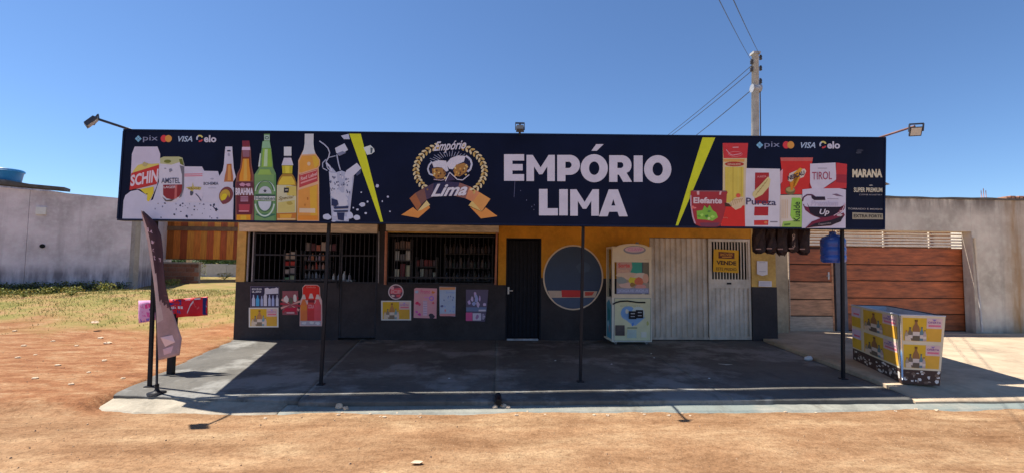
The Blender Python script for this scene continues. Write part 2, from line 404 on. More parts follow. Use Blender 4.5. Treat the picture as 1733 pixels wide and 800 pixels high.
wallbox('corner_column', X[399]-.01, X[413], ZD, ZT, M_CREAM, WY+.004)
wallbox('column', X[638], X[655]-.015, ZD-.02, ZT, M_DADO, WY-.01)
wallbox('column', X[842]+.01, X[857]-.012, ZD-.02, ZT, M_ORANGE, WY-.012)
wallbox('column', X[842]+.01, X[857]-.012, -.1, ZD-.025, M_DADO, WY-.008)
zdoor = wz(886, 405)
wallbox('wall', X[857]-.012, X[915]+.012, zdoor+.03, ZT, M_ORANGE)
wallbox('wall', X[915]+.012, X[1101]-.02, ZD2, ZT, M_ORANGE)
wallbox('dado_wall', X[915]+.012, X[1101]-.02, -.1, ZD2, M_DADO, WY-.003)
zg = wz(1180, 404)
wallbox('wall', X[1101]-.02, X[1271]+.012, zg+.02, ZT, M_ORANGE)
wallbox('wall', X[1271]+.012, X[1313], wz(1290,485), ZT, M_CREAM, WY-.01)
wallbox('dado_wall', X[1271]+.012, X[1313]+.01, -.1, wz(1290,485), M_DADO, WY-.02)
wallbox('wall', X[413], X[638], ZH+.01, ZT, M_CREAM, WY+.01)
wallbox('wall', X[655]-.015, X[842]+.01, ZH+.01, ZT, M_CREAM, WY+.01)
# side, back and party walls, floor, roof of the shop body
mb = MB(); mb.box(X[399]-.005, X[399]+.14, WY+.155, 14.2, -.1, ZT, M_CREAM); mb.build('side_wall', shop)
mb = MB(); mb.box(X[1313]-.16, X[1313]-.005, WY+.155, 14.2, -.1, ZT, M_CREAM); mb.build('side_wall', shop)
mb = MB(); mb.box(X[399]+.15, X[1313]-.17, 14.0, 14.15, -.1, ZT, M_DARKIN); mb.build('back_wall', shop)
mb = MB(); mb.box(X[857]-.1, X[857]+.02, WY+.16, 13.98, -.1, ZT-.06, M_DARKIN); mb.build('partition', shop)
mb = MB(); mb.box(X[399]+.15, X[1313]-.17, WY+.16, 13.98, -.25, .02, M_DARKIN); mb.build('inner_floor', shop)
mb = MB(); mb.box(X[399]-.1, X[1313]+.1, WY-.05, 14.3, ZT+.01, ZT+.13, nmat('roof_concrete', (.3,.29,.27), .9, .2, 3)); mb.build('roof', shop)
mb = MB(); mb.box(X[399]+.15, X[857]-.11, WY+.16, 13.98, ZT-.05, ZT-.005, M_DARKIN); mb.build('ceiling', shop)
mb = MB(); mb.box(X[399]+.141, X[399]+.155, WY+.16, 13.98, .03, ZT-.06, M_DARKIN); mb.build('shade_lining', shop)  # dark board added over the cream side wall to keep the room in shade
mb = MB(); mb.box(X[399]+.16, X[857]-.11, WY+.151, WY+.158, ZH+.012, ZT-.06, M_DARKIN); mb.build('shade_lining', shop)  # second added dark board, shades the inner face above the windows
# lintel boxes above the windows
for a, b, z0, z1 in ((409, 640, 392, 374), (655, 844, 391, 374)):
    mb = MB(); mb.box(wx(a, 385), wx(b, 385), WY-.10, WY-.014, wz(a, z0), wz(a, z1)+.1, M_TANB); mb.build('shutter_box', shop)
# pipes beside the windows
for p0, p1, mat, r in (((652, 481), (654, 392), M_PRIMER, .03), ((838.5, 481), (841, 392), M_PRIMER, .022), ((640.5, 478), (641.5, 392), M_GREYPIPE, .012)):
    a = onY(*p0, WY-.045); b = onY(*p1, WY-.045); mb = MB(); mb.tube([a, b], r, mat, 8); mb.build('downpipe', shop)
# inner wall return seen at the left window
mb = MB(); mb.box(X[413]+.03, X[413]+.06, WY+.02, WY+.06, ZD+.01, ZH, M_GREYPIPE); mb.build('window_post', shop)
mb = MB(); mb.box(X[413]+.13, X[413]+.155, WY+.02, WY+.05, ZD+.01, ZH, M_GREYPIPE); mb.build('window_post', shop)

# ---- grilles
def grille(x0, x1, z0, z1, step, rails, label, y=WY+.03, sheet=None):
    t = thing('window_grille', ((x0+x1)/2, y, z0), label, 'window grille')
    mb = MB(); w = .02
    for a in (x0+.012, x1-.012): mb.bar((a, y, z0), (a, y, z1), .024, .024, M_BAR)
    mb.build('frame', t); 
    for z in rails:
        mb = MB(); mb.bar((x0+.026, y, z), (x1-.026, y, z), .02, .03, M_BAR); mb.build('rail', t)
    n = max(2, int(round((x1-x0)/step)))
    for i in range(1, n):
        x = x0+(x1-x0)*i/n; mb = MB(); mb.bar((x, y+.014, z0), (x, y+.014, z1), .011, .011, M_BAR); mb.build('bar', t)
    return t
grille(X[413]+.17, X[575]-.01, ZD, ZH, .105, [ZH-.05, (ZD+ZH)/2+.04, ZD+.04], 'black barred grille over the open counter with the snack rack behind it')
g2 = (X[655]-.01, X[842]-.005)
grille(*g2, ZD-.02, ZH, .10, [ZH-.05, wz(740, 469), ZD+.0], 'black barred grille above the pink and blue notices')
# swing gate at the right of the first opening: sheet below, bars above
x0, x1 = X[575]+.005, X[638]-.005
t = thing('metal_gate', ((x0+x1)/2, WY+.03, 0), 'black metal gate with plain lower sheet and barred top, between the two openings', 'gate')
mb = MB(); mb.box(x0+.03, x1-.03, WY+.02, WY+.035, .06, ZD-.02, M_DADO); mb.build('sheet', t)
mb = MB()
for a in (x0+.015, x1-.015): mb.bar((a, WY+.028, .04), (a, WY+.028, ZH), .03, .04, M_BAR)
for z in (.06, ZD-.0, ZH-.02, (ZD+ZH)/2+.04): mb.bar((x0+.03, WY+.026, z), (x1-.03, WY+.026, z), .03, .03, M_BAR)
mb.build('frame', t)
for i in range(1, 8):
    x = x0+(x1-x0)*i/8; mb = MB(); mb.bar((x, WY+.03, ZD+.016), (x, WY+.03, ZH-.036), .014, .014, M_BAR); mb.build('bar', t)
mb = MB(); p = onY(572, 470, WY-.02); mb.bar(p+Vector((-.07,0,.12)), p+Vector((0,0,-.2)), .03, .02, M_BLACK); mb.bar(p+Vector((.07,-.001,.1)), p+Vector((0,-.001,-.2)), .03, .02, M_BLACK); mb.build('latch_chain', t)

# ---- corrugated black door
def ribbed(x0, x1, z0, z1, y, pitch, depth, mat, duty=.55):
    mb = MB(); n = max(2, int(round((x1-x0)/pitch))); p = (x1-x0)/n; prof = []
    for i in range(n):
        a = x0+i*p
        prof += [(a, y), (a+p*.12, y-depth), (a+p*duty, y-depth), (a+p*(duty+.12), y)]
    prof.append((x1, y))
    for (xa, ya), (xb, yb) in zip(prof[:-1], prof[1:]): mb.face([(xa,ya,z0),(xb,yb,z0),(xb,yb,z1),(xa,ya,z1)], mat)
    return mb
M_DOOR = nmat('navy_black_door_paint', (.010, .012, .020), .6, .25, 8, spec=.2)
t = thing('shop_door', ((X[857]+X[915])/2, WY+.06, 0), 'black ribbed steel door with white handle beside the orange wall', 'door')
ribbed(X[857]+.03, X[915]-.03, .05, zdoor-.02, WY+.07, .085, .02, M_DOOR).build('leaf', t)
mb = MB()
for a in (X[857]+.005, X[915]-.012): mb.box(a-.012, a+.022, WY-.0, WY+.09, .0, zdoor+.0, M_DOOR)
mb.box(X[857]-.006, X[915]+.009, WY+.0, WY+.09, zdoor+.001, zdoor+.03, M_DOOR); mb.build('frame', t)
p = onY(860.5, 491, WY+.0); mb = MB(); mb.box(p.x-.018, p.x+.018, p.y+.0, p.y+.03, p.z-.075, p.z+.075, M_WHITE); pl = mb.build('handle_plate', t)
mb = MB(); mb.tube([p+Vector((0,.0,.0)), p+Vector((0,-.04,.0)), p+Vector((.09,-.045,0))], .011, M_WHITE, 8); mb.build('handle', t)
mb = MB(); mb.box(X[857]+.02, X[915]-.05, WY-.03, WY+.05, .001, .035, nmat('worn_sill', (.42,.42,.44), .6, .4, 8)); mb.build('threshold', t)

# ---- white corrugated gate and pedestrian door
M_WCOR = stain_mat('white_corrugated_steel', (.86, .76, .64), (.5, .42, .34), streak=.5, rough=.5, scale=2.0, dirt_z=(0, .5, 3, 0), bump=.12)
t = thing('corrugated_gate', ((X[1101]+X[1200])/2, WY+.06, 0), 'wide white corrugated steel gate beside the claw machine', 'gate')
ribbed(X[1101]-.015, X[1200]-.01, .03, zg+.01, WY+.055, .118, .03, M_WCOR).build('sheet', t)
mb = MB(); mb.box(X[1101]-.015, X[1200]-.01, WY+.01, WY+.022, .02, .07, M_WCOR); mb.build('bottom_rail', t)
t = thing('steel_door', ((X[1200]+X[1271])/2, WY+.05, 0), 'white pedestrian steel door with barred upper light and yellow notice', 'door')
x0, x1 = X[1200]+.0, X[1271]; zl0, zl1 = wz(1235, 487), wz(1235, 472)
mb = MB()
for a, b in ((x0, x0+.05), (x1-.05, x1)): mb.box(a, b, WY+.005, WY+.05, .02, zg+.01, M_WCOR)
mb.box(x0+.051, x1-.051, WY+.007, WY+.05, zg-.05, zg+.009, M_WCOR); mb.box(x0+.051, x1-.051, WY+.006, WY+.05, zl0, zl1, M_WCOR); mb.box(x0+.051, x1-.051, WY+.008, WY+.05, .02, .09, M_WCOR)
mb.build('frame', t)
ribbed(x0+.051, x1-.051, .091, zl0-.001, WY+.04, .11, .02, M_WCOR).build('lower_panel', t)
mb = MB(); mb.box(x0+.051, x1-.051, WY+.10, WY+.11, zl1, zg-.05, M_DARKIN); mb.build('inner_pane', t)
n = 13
for i in range(n):
    x = x0+.07+(x1-x0-.14)*i/(n-1); mb = MB(); mb.bar((x, WY+.03, zl1+.001), (x, WY+.03, zg-.051), .022, .02, M_WCOR); mb.build('bar', t)
p = onY(1234, 479, WY); mb = MB(); mb.box(p.x-.05, p.x+.05, WY-.004, WY+.005, p.z-.02, p.z+.02, M_BLACK); mb.build('letter_slot', t)

# ---- canopy roof and frame
SP0 = Vector((-4.6, 6.08, 0)); SPD = Vector((1, .0333, 0)).normalized(); SPN = Vector((.0333, -1, 0)).normalized()   # sign plane, normal to the street
def ysign(x): return SP0.y + (x-SP0.x)*.0333
can = thing('canopy_roof', (.4, 8.3, 2.8), 'corrugated steel canopy roof between the shop wall and the long sign', 'canopy')
M_SHEET = nmat('roof_sheet', (.74, .74, .73), .6, .1, 6)
mb = MB(); N = 150
def redge(u, back):
    x = (-5.75 + u*12.75) if back else (-4.78 + u*10.85)
    y = 10.25 if back else ysign(x)+.37-.12*sm(.84, .94, u)
    return x, y
for i in range(N):
    q = []
    for k, back in ((i, 0), (i+1, 0), (i+1, 1), (i, 1)):
        x, y = redge(k/N, back); q.append((x, y, (3.0 if back else 2.86)+(.03 if k % 2 else 0)))
    mb.face(q, M_SHEET)
mb.build('roof_sheet', can)
for f in (.06, .5, .93):
    mb = MB(); a = [redge(0, 0), redge(0, 1)]; b = [redge(1, 0), redge(1, 1)]
    pa = Vector((a[0][0]+(a[1][0]-a[0][0])*f+.05, a[0][1]+(a[1][1]-a[0][1])*f, 2.80+.14*f)); pb = Vector((b[0][0]+(b[1][0]-b[0][0])*f-.05, b[0][1]+(b[1][1]-b[0][1])*f, 2.80+.14*f))
    mb.bar(pa, pb, .05, .09, M_BLACK); mb.build('purlin', can)
PLAB = ['black square canopy post beside the brown feather flag', 'black square canopy post in front of the red bottle poster', 'black square canopy post in front of the round blue panel', 'black square canopy post beside the hanging blue water bottle']
for (bx, by, tx, ty), lab in zip(((253, 655, 264, 372), (543, 650, 557, 378), (982, 640, 987, 383), (1427, 640, 1425, 388)), PLAB):
    b0 = onZ(bx, by, 0); yy = ysign(b0.x)+.20
    a = onY(bx, by, yy); a.z = .0; tp = onY(tx, ty, yy); d = (tp-a)*((2.82-a.z)/(tp.z-a.z))
    t = thing('canopy_post', a, lab, 'post', 'canopy posts')
    mb = MB(); mb.bar(a, a+d, .038, .038, M_BLACK, (0,1,0)); mb.build('shaft', t)
    mb = MB(); mb.box(a.x-.045, a.x+.045, a.y-.045, a.y+.045, -.02, .010, M_BLACK); mb.build('base_plate', t)

# ================================================================== SIGN
def onS(px, py, h=0.0): return onP(px, py, SP0 + SPN*h, SPN)
TL, TR, BR, BL = onS(212, 222), onS(1497, 235), onS(1495, 386), onS(201.5, 370)
sign = thing('shop_sign', (TL+TR+BR+BL)/4 + Vector((0, .06, -.55)), 'long navy shop sign with white lettering, beer bottles and groceries printed on it', 'sign')
M_NAVY = nmat('navy_vinyl', (.005, .0085, .030), .5, .3, 1.2, .12, 1.6, spec=.12)
M_EDGE = nmat('sign_edge', (.008, .016, .05), .5, .2, 5, spec=.15)
mb = MB(); bk = -SPN*.11
mb.hexa([BL, BR, BR+bk, BL+bk, TL, TR, TR+bk, TL+bk], M_NAVY); mb.build('panel', sign)
mb = MB()
for a, b in ((TL, TR), (BL, BR)): mb.bar(a+bk*.5+(a-b).normalized()*.02+(Vector((0,0,.012)) if a is TL else Vector((0,0,-.012))), b+bk*.5-(a-b).normalized()*.02+(Vector((0,0,.012)) if a is TL else Vector((0,0,-.012))), .125, .02, M_EDGE)
for a, b in ((TL, BL), (TR, BR)): mb.bar(a+bk*.5+(a-(TR if a is TL else TL)).normalized()*.013, b+bk*.5+(b-(BR if b is BL else BL)).normalized()*.013, .022, .122, M_EDGE)
mb.build('edge_trim', sign)
mb = MB()
for i in range(9):
    u = i/8; a = BL.lerp(BR, u)+bk*1.25; b = TL.lerp(TR, u)+bk*1.25; mb.bar(a, b, .03, .03, M_BLACK)
for u in (.1, .9): mb.bar(BL.lerp(TL, u)+bk*1.55, BR.lerp(TR, u)+bk*1.55, .03, .03, M_BLACK)
mb.build('back_frame', sign)

def pr(g=1.4): return Print(onS, g)
def Z(ox, oy, k, pts): return [(ox+x/k, oy+y/k) for x, y in pts]
NAVY = (16, 24, 58); WH = (192, 190, 206); LAV = (180, 178, 198)
# yellow slashes
for nm, q in (('a', [(591,226.6),(610.5,226.8),(649,378),(644.5,378)]), ('b', [(1189,233),(1210.5,233.2),(1147,383.3),(1143,383.2)])):
    p = pr(); p.poly(q, (196, 204, 40)); p.build('yellow_slash', sign)
# payment marks
def payments(dx, dy, s=1.0):
    p = pr(); g = lambda x, y: (dx+x*s, dy+y*s)
    def d(cx, cy, r, c): p.poly([g(cx-r,cy), g(cx,cy-r), g(cx+r,cy), g(cx,cy+r)], c)
    for ox, oy in ((-3,0),(3,0),(0,-3),(0,3)): d(6+ox, 7+oy, 2.7, (120, 175, 205))
    p.build('payment_mark', sign)
    p = pr(); p.text('pix', [g(14,1.5), g(39,1.5), g(39,13), g(14,13)], (125, 132, 158), 0, 0.0); p.build('payment_lettering', sign)
    p = pr(); x, y = g(49.5, 6.8); p.ell(x, y, 5.6*s, 6*s, (200, 60, 66)); x, y = g(57, 6.8); p.ell(x, y, 5.8*s, 6*s, (224, 160, 76), 1); p.build('payment_mark', sign)
    p = pr(); p.text('VISA', [g(73.5,2.5), g(98.5,2.5), g(97.5,12), g(72.5,12)], (178, 200, 222), 0, .02, .2); p.build('payment_lettering', sign)
    p = pr(); x, y = g(110, 6.5)
    p.ring(x, y, 6*s, 6*s, 2.6*s, (200, 210, 230), 0, 150, 240, 8); p.ring(x, y, 6*s, 6*s, 2.6*s, (214, 206, 120), 0, 240, 340, 8); p.ring(x, y, 6*s, 6*s, 2.6*s, (190, 66, 70), 0, 25, 110, 8); p.build('payment_mark', sign)
    p = pr(); p.text('elo', [g(117,1), g(138,1), g(138,13), g(117,13)], (206, 206, 220), 0, .03); p.build('payment_lettering', sign)
payments(228, 228.2); payments(1279.5, 238.6, 1.03)
# ---- left: cans and bottles
p = pr()
p.poly([(207,370.2),(209,340),(212,331),(221,324),(233,321.5),(246,329),(252,341),(259,338),(266,316),(272,300),(300,296),(312,282),(342,282.5),(346,290),(369,290),(371,297),(396,318),(394.5,372)], (188,190,206))
for i in range(34):
    x = random.uniform(262, 392); p.blob(x, random.uniform(344, 370), random.uniform(.4, 1.7), random.uniform(.5, 1.8), random.choice([(50,54,84),(90,94,122),(38,40,66)]), 1, 7)
for x, y, r in ((366,355,2.6),(316,366,2.2),(362,347,2),(295,363,1.8),(389,359,1.9),(305,348,1.6)): p.blob(x, y, r, r, (34,36,62), 1, 8)
for pts in ([(330,332),(336,336),(340,341)], [(352,339),(357,338)], [(360,349),(365,355)]): p.line(pts, 1.6, (44,46,72), 1)
p.build('printed_splash', sign)
def pic(build, name='printed_bottle', g=1.4):
    p = pr(g); build(p); return p.build(name, sign)
def schin(p):
    p.poly(Z(200,220,10,[(280,285),(665,285),(712,410),(700,600),(690,800),(655,950),(600,1080),(540,1220),(500,1240),(470,1100),(400,1010),(300,1000),(200,1020),(215,760),(232,410)]), (184,181,198), 1)
    p.poly(Z(200,220,10,[(250,700),(330,600),(450,560),(560,578),(690,568),(688,620),(240,740)]), (196,184,96), 2)
    p.blob(245, 278.5, 5, 3.5, (170,160,110), 3)
    p.poly(Z(200,220,10,[(222,735),(692,590),(682,760),(650,920),(380,985),(192,1020)]), (176,52,48), 3)
    p.text('SCHIN', Z(200,220,10,[(215,770),(685,655),(665,880),(205,960)]), (226,212,222), 4, .035)
    p.poly(Z(200,220,10,[(370,1005),(600,960),(600,1060),(560,1150),(515,1215),(485,1195),(490,1110),(430,1060)]), (200,186,52), 3)
    p.line(Z(200,220,10,[(200,1015),(400,975),(640,915)]), 1.0, (150,60,50), 4)
    p.blob(248.5, 328.5, 1.6, .9, (60,60,50), 4)
pic(schin, 'printed_can')
def amstel(p):
    p.poly([(271,268),(277,265.5),(303,265.5),(309,267.5),(312,280),(311.5,318),(306,336),(297,341.5),(280,341),(272,334),(268.8,318),(269.5,280)], (190,190,200), 2)
    p.poly([(271,268),(277,265.5),(303,265.5),(309,267.5),(311,277),(303,275),(290,279),(271,277)], (168,172,126), 3)
    p.ell(283.5, 273.5, 6, 2.8, (106,112,44), 4); p.poly([(303,270),(308,269),(311.5,281),(305,278)], (96,104,44), 4)
    p.poly([(304,280),(311.7,282),(311.5,318),(307,333),(303,336),(308,318),(308,296)], (104,104,112), 3)
    p.poly([(276,313),(308.5,312.5),(307.5,325),(303,333),(292,338),(282,336),(276,330)], (128,44,48), 4); p.poly([(296,313),(300,313),(299,336),(295,337)], (176,96,92), 5)
    p.poly([(274,333),(282,339),(296,337),(290,341),(280,341)], (86,82,78), 5)
    p.blob(288.5, 288.5, 3, 3, (118,120,136), 4); p.blob(279.5, 285.5, 1.8, 1, (130,130,140), 4)
    p.text('AMSTEL', [(273,301.5),(304.5,301),(304.5,310.5),(273,310.5)], (64,68,92), 5, .01)
    p.text('LAGER', [(277,315),(298,314.5),(297,319),(277,319)], (210,190,196), 6, .02)
pic(amstel, 'printed_can')
def can3(p):
    p.poly([(311.5,282),(342,282.3),(344,290),(343.5,330),(340,342),(314,342),(311,330)], (194,192,206), 2)
    for y in (294.5, 297.5): p.poly([(312,y),(342.5,y-.6),(342.5,y+1),(312,y+1.6)], (190,110,126), 3)
    p.poly([(314,317.5),(325,316),(326,309),(328,316),(341,317),(339,322),(328,321),(325,326),(321,321)], (176,164,96), 3)
    p.blob(324, 327, 3, 4, (72,76,90), 4); p.text('skol', [(318,317),(337,316.5),(337,321),(318,321)], (140,120,60), 4, .02)
    p.line([(331,328),(336,333),(340,340)], 1.6, (70,72,92), 4)
pic(can3, 'printed_can')
def can4(p):
    p.poly([(343.5,289.5),(368,290),(371,297),(370.5,342),(346,342),(343.8,330)], (184,184,198), 2)
    p.text('BOHEMIA', [(344.5,308.5),(369.5,308),(369.5,313.5),(344.5,313.5)], (52,54,74), 3, .02); p.rect(352, 318, 366, 319, (150,150,166), 3)
    p.blob(359, 303, 3, 1.2, (150,152,168), 3)
pic(can4, 'printed_can')
K = lambda pts: Z(360, 220, 10, pts)
def skol(p):
    p.poly(K([(215,285),(330,285),(335,380),(350,570),(355,650),(392,800),(345,880),(342,1515),(110,1515),(105,800),(170,690),(190,580),(205,380)]), (196,196,210), 3)
    p.poly(K([(238,580),(318,575),(322,650),(345,790),(345,880),(190,880),(205,780),(228,680)]), (164,104,64), 4)
    p.poly(K([(262,600),(300,600),(310,860),(250,860)]), (196,142,78), 5); p.poly(K([(245,345),(300,345),(300,368),(245,368)]), (44,44,58), 5); p.blob(387, 262, 2, 3, (150,150,165), 5)
    p.ell(382.5, 330.5, 11.5, 14.5, (112,62,62), 4, rot=.35); p.ell(380.5, 331, 8.3, 10.5, (178,150,58), 5, rot=.5); p.ell(379, 334, 4.6, 6.6, (206,190,44), 6, rot=.5)
    p.poly([(373,341),(381,338),(386,330),(389,338),(383,345),(377,346)], (112,60,66), 6)
pic(skol)
def brahma(p):
    p.poly(K([(500,185),(620,185),(630,270),(645,330),(655,560),(668,650),(695,770),(695,1530),(385,1530),(385,900),(410,750),(462,650),(475,560),(492,330),(505,270)]), (122,82,74), 3)
    p.poly(K([(515,270),(610,270),(622,330),(640,560),(650,650),(670,790),(672,860),(420,860),(425,760),(480,650),(490,560),(505,330)]), (120,58,40), 4)
    p.poly(K([(500,185),(620,185),(622,272),(500,272)]), (116,44,58), 4); p.poly(K([(497,290),(632,290),(634,345),(493,345)]), (196,170,190), 5); p.poly(K([(505,350),(622,350),(620,460),(510,460)]), (132,92,104), 5)
    p.poly(K([(510,490),(612,490),(620,620),(640,770),(635,870),(450,870),(455,770),(490,640)]), (208,140,46), 5); p.poly(K([(535,495),(575,495),(585,860),(520,860)]), (232,182,82), 6)
    p.poly(K([(400,880),(680,880),(690,980),(395,980)]), (92,48,58), 5); p.blob(410.5, 313, 5, 3, (176,130,150), 6); p.blob(420, 313, 4, 3, (176,130,150), 6)
    p.text('BRAHMA', K([(385,985),(690,985),(690,1105),(385,1105)]), (226,218,230), 7, .05)
    p.poly(K([(400,1110),(680,1110),(675,1330),(665,1430),(410,1430),(402,1330)]), (96,40,50), 5)
    for y in (1130, 1165, 1195): p.poly(K([(470,y),(600,y),(600,y+18),(470,y+18)]), (170,130,150), 6)
    p.poly(K([(440,1260),(630,1260),(620,1390),(450,1390)]), (158,62,72), 6); p.poly(K([(440,1368),(610,1368),(610,1384),(440,1384)]), (224,166,170), 7)
    p.poly(K([(405,1435),(640,1435),(640,1525),(400,1525)]), (216,150,40), 5); p.poly(K([(470,1450),(570,1450),(570,1520),(470,1520)]), (226,186,60), 6)
pic(brahma)
def heine(p):
    p.poly(K([(868,70),(968,70),(965,190),(975,250),(992,330),(1020,600),(1022,640),(1068,740),(1075,1535),(705,1535),(705,760),(780,650),(778,600),(828,330),(838,220),(870,185)]), (104,142,92), 3)
    p.poly(K([(870,90),(960,90),(966,180),(872,180)]), (150,176,162), 4); p.ring(451.5, 233.6, 3.4, 2.6, 1, (50,84,72), 5); p.poly(K([(845,195),(960,195),(985,310),(832,310)]), (128,168,132), 4)
    p.poly(K([(850,320),(980,320),(1005,600),(1000,630),(820,630),(830,600)]), (128,168,66), 4); p.poly(K([(880,330),(930,330),(925,620),(860,620)]), (164,192,150), 5)
    p.poly(K([(800,400),(815,400),(800,620),(770,625)]), (196,212,206), 5)
    p.poly(K([(720,740),(1060,740),(1060,860),(720,860)]), (112,150,92), 4); p.poly(K([(800,670),(960,670),(1000,760),(760,760)]), (136,172,82), 5)
    p.poly(K([(1040,760),(1072,760),(1075,1530),(1040,1530)]), (86,130,80), 5)
    p.ring(448.5, 324, 17, 18, 1.8, (176,196,186), 5, 180, 360, 20); p.ring(448.5, 322, 14, 16, 1.2, (60,92,70), 6, 180, 360, 18)
    p.ell(448.5, 328, 11, 12.5, (170,178,182), 6, a0=180, a1=360); 
    st = []
    for i in range(10):
        a = -math.pi/2+i*math.pi/5; r = 3.6 if i % 2 == 0 else 1.5; st.append((448.5+r*math.cos(a), 323.5+r*math.sin(a)))
    p.poly(st, (52,52,60), 7)
    p.poly(K([(720,1095),(1060,1100),(1055,1125),(720,1125)]), (46,70,60), 7)
    p.poly(K([(705,1125),(1058,1125),(1055,1200),(705,1190)]), (184,190,186), 7); p.text('Heineken', K([(722,1128),(1052,1130),(1052,1192),(722,1188)]), (70,92,84), 8, .02)
    p.ell(448, 341, 11, 16, (184,194,202), 6, a0=0, a1=180); p.ring(448, 341, 17.5, 26, 2.6, (180,204,188), 6, 10, 170, 20); p.ring(448, 340, 13.5, 19, 1.4, (66,106,84), 7, 5, 175, 18)
    p.poly(K([(730,1420),(1060,1420),(1060,1440),(880,1500),(730,1440)]), (60,104,80), 5)
pic(heine)
def gold(p):
    p.poly(K([(1205,288),(1332,288),(1332,440),(1205,440)]), (190,196,198), 3); p.poly(K([(1210,445),(1325,445),(1325,475),(1210,475)]), (46,46,60), 3); p.poly(K([(1205,475),(1328,475),(1365,600),(1165,600)]), (200,200,212), 3)
    p.poly(K([(1172,605),(1352,605),(1345,740),(1180,740)]), (176,168,48), 3); p.poly(K([(1225,610),(1300,610),(1300,735),(1230,735)]), (206,196,70), 4)
    p.poly(K([(1180,745),(1345,745),(1380,800),(1415,900),(1425,1100),(1425,1530),(1080,1530),(1080,1100),(1095,900),(1130,810)]), (150,116,48), 3)
    p.poly(K([(1180,790),(1340,790),(1385,870),(1395,930),(1110,930),(1125,870)]), (200,176,62), 4)
    p.poly(K([(1085,935),(1300,935),(1415,960),(1412,1400),(1085,1410)]), (184,184,150), 4); p.poly(K([(1240,950),(1412,960),(1410,1120),(1260,1110)]), (186,172,88), 5)
    p.poly(K([(1205,980),(1290,980),(1285,1065),(1205,1065)]), (44,44,46), 6); p.poly(K([(1225,1010),(1275,1005),(1270,1030),(1225,1030)]), (150,150,140), 7)
    p.text('Special', K([(1115,1130),(1370,1110),(1370,1170),(1115,1210)]), (126,110,70), 6, .01, .3)
    p.poly(K([(1110,1230),(1390,1190),(1390,1390),(1100,1400)]), (186,176,104), 5); p.blob(490, 344, 5, 3, (160,146,70), 6)
    p.poly(K([(1085,1415),(1415,1405),(1400,1525),(1090,1525)]), (176,112,50), 4); p.poly(K([(1130,1430),(1340,1425),(1320,1520),(1150,1520)]), (208,158,58), 5); p.poly(K([(1090,1495),(1400,1495),(1400,1525),(1090,1525)]), (214,176,120), 6)
pic(gold)
J = lambda pts: Z(490, 220, 10, pts)
def red(p):
    p.poly(J([(258,68),(408,68),(405,230),(415,330),(440,400),(515,510),(515,600),(492,640),(500,900),(500,1542),(130,1542),(130,1000),(148,640),(148,520),(205,400),(240,330),(255,230)]), (206,166,128), 3)
    p.poly(J([(258,68),(408,68),(405,230),(415,330),(440,405),(205,420),(240,330),(255,230)]), (186,192,194), 4)
    p.poly(J([(210,440),(440,430),(500,520),(500,590),(470,640),(200,725),(165,720),(165,540)]), (208,150,64), 4); p.poly(J([(380,440),(440,435),(498,520),(495,600),(420,650)]), (206,168,58), 5)
    p.ell(522.7, 277.5, 2.9, 3.4, (232,206,164), 6)
    p.poly(J([(160,760),(475,660),(475,870),(165,980)]), (168,66,68), 4)
    p.text('Red Label', J([(190,800),(465,710),(465,770),(190,865)]), (226,176,172), 5, .03); p.poly(J([(190,890),(460,800),(460,825),(190,918)]), (220,150,146), 5); p.poly(J([(180,760),(470,672),(470,684),(180,772)]), (226,180,160), 5)
    p.poly(J([(150,1020),(480,920),(490,1530),(140,1530)]), (214,150,72), 4); p.poly(J([(340,980),(460,935),(465,1500),(360,1500)]), (212,168,58), 5)
    p.blob(520.5, 336.5, 1.3, 2.6, (166,104,44), 6); p.blob(516, 347, 1.5, 2, (176,116,50), 6)
    p.poly(J([(165,1325),(435,1330),(435,1405),(165,1400)]), (226,206,172), 6); p.poly(J([(140,1450),(470,1450),(470,1520),(140,1520)]), (222,142,52), 6)
pic(red)
